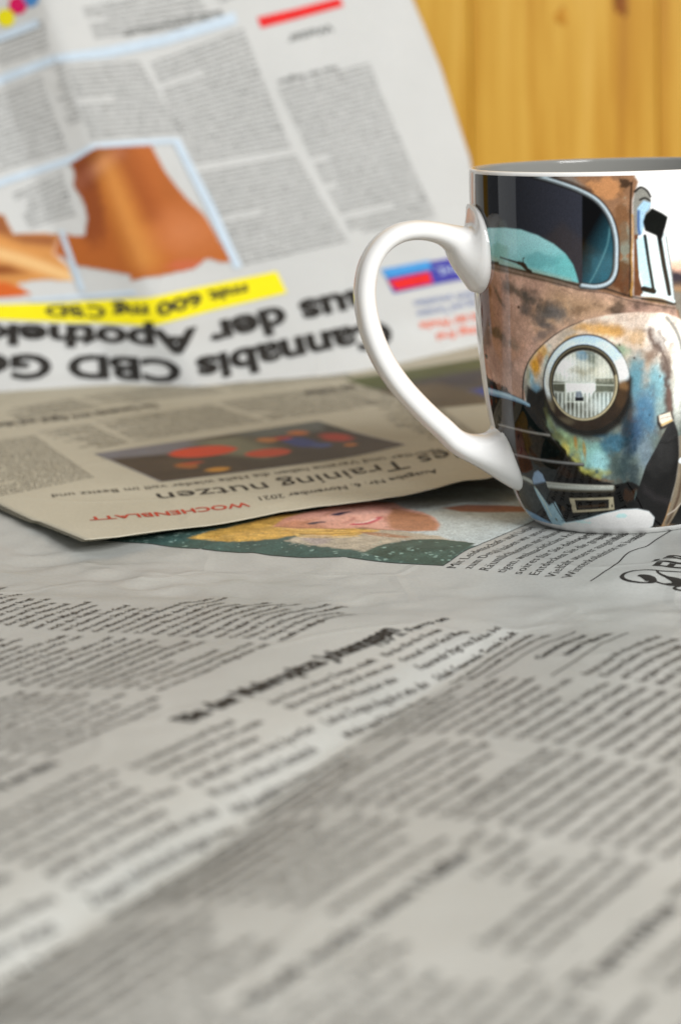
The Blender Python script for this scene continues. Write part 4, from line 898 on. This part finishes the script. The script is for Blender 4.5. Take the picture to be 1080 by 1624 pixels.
B(935, 725, .75, .7, (150, 190, 184), .97, no=.35); B(950, 735, .45, .5, (158, 200, 204), .95, no=.4); B(905, 705, .6, .4, (150, 170, 128), .95, no=.4); B(890, 690, .35, .3, (150, 172, 140), .9); B(930, 750, .8, .28, (174, 172, 92), .9, no=.5); B(915, 735, .3, .5, (178, 176, 104), .85); B(896, 712, .2, .4, (190, 176, 96), .7)
B(870, 660, .2, .6, (130, 150, 128), .85, no=.3); B(950, 690, .35, .1, (70, 104, 120), .8); B(946, 748, .12, .12, (76, 104, 116), .8, no=.8); B(930, 762, .9, .12, (150, 96, 40), .8, no=.6); B(912, 700, .1, .3, (170, 120, 50), .7, no=.6); B(926, 712, .07, .35, (176, 140, 70), .7, no=.5)
B(994, 690, .38, 1.1, (38, 52, 60), .75, no=.5); B(1004, 750, .3, .6, (52, 66, 72), .7); B(975, 735, .3, .5, (70, 88, 86), .6); B(985, 600, .2, .5, (50, 64, 62), .6); B(885, 690, .25, .25, (86, 84, 52), .6)
for k in range(60):
    x, y = random.uniform(835, 1060), random.uniform(505, 765); r = random.uniform(.01, .035)
    cv.blob(pxmug(x, y), r, r * random.uniform(.8, 1.8), random.choice([(60, 44, 32), (84, 60, 40), (50, 60, 60)]), random.uniform(.3, .8), noise=.6, ns=12, seed=k, clip=fm)
# mottled rust and worn paint
mo = fbm(X * 1.6, Y * 1.6, 41, 5); mo2 = fbm(X * 6, Y * 6, 47, 4); bodym = np.clip(fm + hm, 0, 1)
rustc = lin((96, 66, 44)); pal = np.clip(cv.C * 1.28 + .02, 0, 1)
k_ = (sstep(.10, .55, mo + .6 * mo2) * (.42 * fm + .24 * hm * (1 - fm)))[..., None]; cv.C = cv.C * (1 - k_) + (cv.C * .35 + rustc * .65) * k_
k_ = (sstep(.05, .5, -mo + .7 * mo2) * .6 * bodym)[..., None]; cv.C = cv.C * (1 - k_) + pal * k_
cv.C = cv.C * (1 + .16 * fbm(X * 22, Y * 13, 53, 3) * bodym)[..., None]
lum = cv.C.mean(-1, keepdims=True); k_ = (.24 * hm * (1 - fm))[..., None]; cv.C = cv.C * (1 - k_) + lum * np.array([1.0, .97, .95]) * k_
# dark streaks on the shoulder
cv.stroke(Q((1027, 522), (1042, 548), (1054, 578), (1058, 610), (1061, 650)), .14, (92, 70, 60), .10, .9, w2=.2, rag=.12); cv.stroke(Q((1044, 528), (1055, 555), (1062, 590)), .08, (110, 92, 82), .06, .6, rag=.1); cv.stroke(Q((1056, 503), (1070, 522), (1080, 550), (1085, 600)), .08, (110, 112, 110), .05, .8)
cv.stroke(Q((1060, 620), (1062, 655), (1064, 672)), .12, (120, 94, 84), .06, .8)
B(1034, 560, .25, .4, (120, 96, 82), .7, ro=-.4)
# outline of the fender against hood and grille
cv.stroke(Q((829, 640), (829, 608), (833, 586), (842, 567), (862, 545), (892, 523), (925, 508)), .055, (30, 26, 24), .02, .95, w2=.02)
# grille: deep black with chrome bars
gr = Q((744, 594), (766, 596), (786, 608), (800, 622), (815, 632), (833, 642), (850, 655), (858, 672), (872, 694), (886, 708), (900, 728), (920, 752), (955, 764), (978, 768), (1003, 764), (1014, 772), (1008, 800), (1000, 812), (930, 826), (870, 836), (820, 820), (744, 800))
cv.poly(gr, (13, 10, 8), .04, rag=.05, rs=6, nse=.5, ns=2)
cv.poly(Q((836, 612), (850, 622), (866, 612), (872, 640), (866, 670), (856, 662), (842, 648), (834, 636)), (24, 20, 17), .08)
cv.poly(Q((744, 584), (772, 596), (800, 616), (818, 630), (800, 626), (744, 606)), (24, 17, 13), .06, rag=.12, rs=5)
cv.blob(pxmug(790, 612), .16, .12, (120, 70, 46), .8, noise=.8, ns=6); cv.blob(pxmug(900, 748), .45, .22, (56, 38, 22), .8, noise=.6); cv.blob(pxmug(880, 735), .4, .2, (46, 32, 22), .8, noise=.7); cv.blob(pxmug(1000, 785), .3, .3, (72, 50, 30), .7, noise=.7); cv.blob(pxmug(1008, 790), .1, .35, (96, 116, 118), .8, noise=.5, ns=4)
cv.stroke(Q((846, 648), (858, 668), (870, 690), (884, 706), (898, 728), (914, 748), (940, 760)), .26, (34, 26, 16), .08, .95, rag=.12); cv.stroke(Q((866, 640), (870, 664), (882, 688), (900, 700)), .14, (120, 124, 84), .08, .6, rag=.08)
def bar(P, w0, w1, hi, lo_, edge=(30, 26, 24)):
    cv.stroke(Q(*P), w0 * 1.25, edge, .03, .9, w2=w1 * 1.25); cv.stroke(Q(*P), w0, lo_, .025, w2=w1); cv.stroke(Q(*[(x, y - 1.2) for x, y in P]), w0 * .5, hi, .04, w2=w1 * .5)
bar([(752, 615), (772, 619), (800, 627), (825, 636), (839, 643)], .28, .08, (176, 204, 220), (128, 160, 184)); 
bar([(790, 674), (806, 678), (840, 686), (871, 691)], .05, .07, (176, 176, 172), (110, 106, 100)); bar([(800, 718), (822, 723), (870, 732), (924, 737)], .08, .08, (160, 162, 162), (88, 86, 84))
cv.stroke(Q((822, 716), (850, 722)), .06, (80, 56, 36), .04, .8)
bar([(800, 750), (826, 758), (850, 768), (900, 774), (970, 775)], .24, .24, (178, 182, 176), (84, 80, 70)); cv.stroke(Q((866, 765), (910, 769), (972, 771)), .05, (198, 200, 192), .03, .9)
cv.stroke(Q((866, 783), (920, 786), (972, 783)), .10, (44, 40, 34), .05, .8)
# bumper over-rider
ov = Q((843, 758), (846, 748), (852, 745), (860, 750), (866, 766), (872, 788), (884, 812), (900, 834), (876, 834), (868, 818), (856, 790), (846, 772))
cv.poly(ov, (44, 46, 48), .025); cv.poly(Q((844, 760), (847, 749), (853, 746), (860, 752), (865, 764), (846, 768)), (150, 172, 196), .04); cv.poly(Q((846, 772), (852, 776), (870, 802), (880, 796), (890, 816), (900, 834), (878, 834), (866, 812), (852, 786)), (160, 188, 200), .04)
cv.stroke(Q((848, 772), (862, 795), (874, 818)), .05, (214, 218, 200), .03, .7); cv.blob(pxmug(882, 824), .08, .08, (90, 90, 60), .7); cv.stroke(Q((866, 770), (876, 795), (892, 822)), .05, (24, 22, 22), .02)
# number plate
pl = [(902, 790), (972, 788), (974, 808), (908, 813)]
cv.poly(Q(*pl), (168, 162, 142), .02, nse=.3, ns=6); cv.poly(Q((911, 793), (965, 792), (965, 806), (914, 809)), (24, 21, 19), .02); cv.stroke(Q((918, 804), (960, 801)), .07, (86, 70, 52), .05, .8); cv.blob(pxmug(905, 802), .05, .09, (40, 36, 30), .9); cv.blob(pxmug(970, 802), .05, .07, (60, 54, 44), .9); cv.blob(pxmug(893, 806), .14, .12, (72, 56, 34), .8)
# wheel and the fender behind it
cv.poly(Q((1061, 668), (1068, 668), (1074, 684), (1076, 720), (1070, 765), (1058, 808), (1048, 834), (1020, 838), (1000, 830), (1000, 810), (1010, 780), (1024, 738), (1042, 706)), (29, 28, 29), .03, nse=.4, ns=2)
cv.poly(Q((1020, 770), (1040, 786), (1062, 792), (1058, 800), (1036, 792), (1020, 780)), (70, 66, 68), .15, op=.6); 
cv.poly(Q((1078, 690), (1090, 690), (1092, 760), (1075, 815), (1056, 834), (1052, 830), (1064, 795), (1074, 750)), (142, 132, 116), .03, nse=.25, ns=3); cv.stroke(Q((1084, 740), (1074, 790), (1058, 828)), .12, (84, 62, 48), .08, .8)
cv.poly(Q((1080, 796), (1100, 770), (1130, 770), (1130, 830), (1060, 832)), (28, 26, 26), .05); cv.stroke(Q((1058, 816), (1070, 808), (1082, 795)), .05, (186, 178, 168), .02)
cv.blob(pxmug(1080, 730), .12, .1, (220, 228, 232), noise=.1, hard=.8)
# side marker lamp
cv.poly(Q((1041, 660), (1052, 654), (1064, 652), (1068, 664), (1056, 678), (1046, 682), (1041, 672)), (42, 32, 26), .04); cv.poly(Q((1044, 659), (1062, 653), (1066, 667), (1050, 676), (1045, 668)), (232, 222, 206), .03); cv.stroke(Q((1049, 674), (1064, 667)), .05, (204, 176, 110), .03); cv.stroke(Q((1047, 664), (1063, 660)), .025, (170, 160, 160), .015)
# headlamp: shadow, chrome hood, rings, ribbed lens
E = lambda cx, cy, rx, ry, n=40, a0=0, a1=2 * math.pi: [(cx + rx * math.cos(a), cy + ry * math.sin(a)) for a in np.linspace(a0, a1, n)]
cv.poly(Q((862, 630), (868, 655), (882, 674), (904, 688), (930, 694), (960, 690), (984, 672), (1000, 640), (1002, 600), (990, 590), (900, 600)), (30, 24, 19), .10, op=.95)
cv.poly(Q(*E(930, 606.5, 69, 76)), (62, 50, 40), .03, nse=.3, ns=5)
ring = Q(*E(930, 606.5, 68, 75)); tmp = Canvas(UL, UR, 0.2, ZT, RES); tmp.poly(ring, (0, 0, 0), .03); rm = tmp.A
R_ = lambda x, y, rx, ry, c, op=.9, hd=.3, no=.25: cv.blob(pxmug(x, y), rx, ry, c, op, noise=no, ns=3, seed=int(x), hard=hd, clip=rm)
cv.poly(Q((855, 600), (860, 525), (1000, 525), (1000, 598), (984, 606), (930, 560), (876, 610), (872, 636)), (206, 220, 228), .10, clip=rm)
R_(930, 534, .8, .25, (182, 206, 228)); R_(985, 585, .3, .5, (232, 232, 226)); R_(975, 560, .25, .3, (196, 214, 230)); R_(868, 605, .16, .7, (206, 208, 202)); R_(988, 612, .2, .25, (140, 112, 80)); R_(984, 632, .25, .4, (86, 68, 50)); R_(872, 645, .25, .4, (120, 112, 92)); R_(895, 668, .4, .2, (104, 96, 80)); R_(935, 678, .6, .14, (58, 48, 38))
cv.stroke(Q(*E(930, 606.5, 68.5, 75.5, 50, 2.6, 5.6)), .05, (60, 56, 50), .025, .8)
cv.poly(Q(*E(925.5, 607, 55.5, 61)), (30, 26, 22), .02); cv.poly(Q(*E(925.5, 607.5, 53.5, 59)), (120, 112, 92), .02); cv.stroke(Q(*E(925.5, 608, 52, 57.5, 60, 0, 2 * math.pi)), .05, (196, 188, 160), .02, .9); cv.stroke(Q(*E(925.5, 608, 50, 55.5, 60, 2.8, 6.0)), .11, (44, 38, 32), .03, .9)
lens = Q(*E(925, 609.5, 48.5, 53.5)); cv.poly(lens, (196, 202, 196), .02, nse=.15, ns=3)
tmp = Canvas(UL, UR, 0.2, ZT, RES); tmp.poly(lens, (0, 0, 0), .02); lm_ = tmp.A
L_ = lambda x, y, rx, ry, c, op=.85, no=.5, hd=.2, ns=4.: cv.blob(pxmug(x, y), rx, ry, c, op, noise=no, ns=ns, seed=int(x + y), hard=hd, clip=lm_)
L_(895, 580, .5, .5, (216, 222, 222)); L_(940, 566, .5, .25, (104, 116, 112)); L_(922, 564, .2, .2, (120, 152, 172)); L_(950, 574, .3, .3, (130, 138, 126)); L_(918, 588, .6, .2, (150, 146, 124), .7); L_(950, 590, .4, .3, (206, 206, 190), .7)
cv.poly(Q((874, 604), (896, 606), (896, 622), (876, 620)), (96, 98, 86), .03, clip=lm_); cv.poly(Q((944, 600), (976, 598), (976, 622), (943, 622)), (110, 114, 102), .04, clip=lm_, nse=.4, ns=5); cv.poly(Q((897, 608), (944, 608), (944, 618), (934, 632), (926, 624), (914, 620), (898, 622)), (226, 234, 232), .03, clip=lm_)
cv.poly(Q((876, 622), (896, 622), (912, 640), (930, 640), (942, 622), (974, 622), (970, 640), (950, 660), (925, 664), (900, 656), (884, 640)), (150, 156, 148), .04, op=.8, clip=lm_); L_(905, 645, .3, .22, (84, 78, 64), .85); L_(930, 650, .3, .3, (104, 98, 80), .7); L_(958, 640, .35, .4, (196, 212, 212), .8); L_(885, 632, .2, .2, (90, 92, 84), .7)
for k in range(30):
    x = 878 + k * 3.3; up_ = k % 2 == 0
    cv.stroke(Q((x, 562), (x + .5, 604)), .035, (230, 226, 206) if up_ else (140, 138, 118), .02, .28, smooth=False, clip=lm_); cv.stroke(Q((x, 624), (x, 662)), .04, (226, 234, 230) if up_ else (70, 74, 68), .02, .6, smooth=False, clip=lm_)
L_(898, 584, .55, .5, (236, 240, 240), .7, hd=-.2); L_(955, 580, .3, .5, (226, 228, 220), .5); L_(945, 645, .5, .25, (214, 222, 220), .5)
cv.poly(Q((911.5, 630), (925, 630), (925, 636), (911.5, 636)), (22, 24, 34), .02, clip=lm_); cv.poly(Q((913, 621), (921, 620), (924, 630), (912, 630)), (120, 130, 146), .03, op=.8, clip=lm_)
for P in ([(876, 608), (896, 608)], [(896, 608), (974, 611)], [(896, 637), (925, 637)], [(896, 608), (896, 640)], [(942, 599), (974, 599)]): cv.stroke(Q(*P), .025, (220, 226, 216), .015, .8, smooth=False, clip=lm_)
# gleaming bumper end and base
cv.poly(Q((820, 806), (835, 808), (850, 816), (872, 828), (886, 836), (840, 836)), (150, 184, 212), .05, op=.95)
cv.poly(Q((884, 834), (896, 829), (925, 824), (955, 815), (985, 808), (1010, 807), (1028, 811), (1037, 821), (1034, 834), (1000, 846), (930, 846)), (218, 236, 244), .03, c2=(240, 246, 248), d2=(pxmug(920, 830), pxmug(1030, 825)))
cv.poly(Q((890, 826), (920, 818), (960, 810), (940, 818), (910, 826)), (54, 64, 66), .05, op=.9); cv.blob(pxmug(985, 818), .4, .1, (176, 212, 236), .8, noise=.4); cv.blob(pxmug(925, 828), .4, .07, (186, 214, 232), .7)
# fine printing grain
for _ in range(1):
    for ax in (0, 1): cv.C = .25 * np.roll(cv.C, 1, ax) + .5 * cv.C + .25 * np.roll(cv.C, -1, ax)
cv.C[0] = cv.C[1]; cv.C[-1] = cv.C[-2]; cv.C[:, :2] = cv.C[:, 2:3]; cv.C[:, -2:] = cv.C[:, -3:-2]
g = 1 + .055 * rng.standard_normal(cv.C.shape[:2]); g2 = 1 + .07 * fbm(X * 14, Y * 14, 5, 2)
cv.C = np.clip(1.38 * cv.C ** 1.27 * (g * g2)[..., None], .0015, .88)
nu, nv = cv.X.shape
ang = BETA0 + cv.X / 4.2; zz = cv.Y; rr = rad(zz) + 0.005
VV = np.stack([MUG[0] + rr * np.cos(ang), MUG[1] + rr * np.sin(ang), ZB + zz], -1)
M_TRUCK = print_mat('glazed_print', 0.05, 0.4, 0.95, 0.04, 1600)
o = mesh_from('printed_picture', VV.reshape(-1, 3), grid_faces(nu, nv), M_TRUCK, mug, True, cv.C.reshape(-1, 3)); o['label'] = 'printed picture of a rusted old truck with round headlamp'

# ---- the handle: swept ear with flared pads
PHI_H = math.radians(-74); ha = BETA0 + PHI_H; hd_ = np.array([math.cos(ha), math.sin(ha)]); hn = np.array([-hd_[1], hd_[0]])
def pxh(px, py):
    d = ray(px, py); o = CAM[:2] - MUG; k = -(o @ hn) / (d[:2] @ hn); p = CAM + k * d; return np.array([(p[:2] - MUG) @ hd_, p[2] - ZB])
hp = np.array([pxh(*p) for p in [(756, 424), (738, 399), (717, 380), (692, 369), (660, 365), (630, 371), (604, 389), (586, 418), (578.5, 455), (580, 490), (589, 528), (606, 568), (632, 608), (665, 645), (700, 678), (735, 707), (765, 729)]])
hp = np.vstack([[3.98, 7.92], hp[1:-1], [3.28, 1.86]])
P = spline(hp, 10); n = len(P); T = np.gradient(P, axis=0); T /= np.linalg.norm(T, axis=1)[:, None]; Nr = np.stack([-T[:, 1], T[:, 0]], 1)
d = np.concatenate([[0], np.cumsum(np.hypot(*np.diff(P, axis=0).T))]); tot = d[-1]
half_t = np.interp(d, [0, tot * .12, tot * .3, tot * .5, tot * .7, tot], [.27, .27, .29, .325, .33, .34])
half_w = np.full(n, .53)
fl0 = np.exp(-np.maximum(d - .50, 0) / .52); fl1 = np.exp(-np.maximum(tot - d - .25, 0) / .58)
t_pos = half_t + 1.18 * fl0 ** 1.5 + .62 * fl1 ** 1.3; t_neg = half_t + .82 * fl0 ** 1.5 + 1.2 * fl1 ** 1.3; half_w = half_w + .72 * fl0 + .70 * fl1
m = 40; a = np.linspace(0, 2 * math.pi, m, endpoint=False); ce = np.sign(np.cos(a)) * np.abs(np.cos(a)) ** .85; se = np.sign(np.sin(a)) * np.abs(np.sin(a)) ** .85
V = np.zeros((n, m, 3))
for i in range(n):
    # near the ends the section turns to lie along the wall
    k0 = fl0[i] ** 1.2; k1 = fl1[i] ** 1.2; nrm = Nr[i].copy()
    wall0 = np.array([-0.01, 1.0]); wall1 = np.array([0.30, .95]); 
    for kk, wl_ in ((k0, wall0), (k1, wall1)):
        w_ = wl_ / np.linalg.norm(wl_); w_ = w_ if w_ @ nrm > 0 else -w_; nrm = nrm * (1 - kk) + w_ * kk
    nrm /= np.linalg.norm(nrm)
    rz = P[i][None, :] + nrm[None, :] * (np.where(ce > 0, t_pos[i], t_neg[i]) * ce)[:, None]
    r_, z_ = rz[:, 0], rz[:, 1]; side = half_w[i] * se
    # wrap the pads round the wall
    rr_ = r_ - (np.maximum(k0, k1)) * side ** 2 / (2 * 3.9)
    V[i, :, 0] = MUG[0] + hd_[0] * rr_ + hn[0] * side; V[i, :, 1] = MUG[1] + hd_[1] * rr_ + hn[1] * side; V[i, :, 2] = ZB + z_
i = np.arange(n * m).reshape(n, m); j = np.roll(i, -1, 1)
q = np.stack([i[:-1], i[1:], j[1:], j[:-1]], -1).reshape(-1, 4)
mesh_from('handle', V.reshape(-1, 3), [q, i[:1][:, ::-1], i[-1:]], M_WHITE, mug, True)
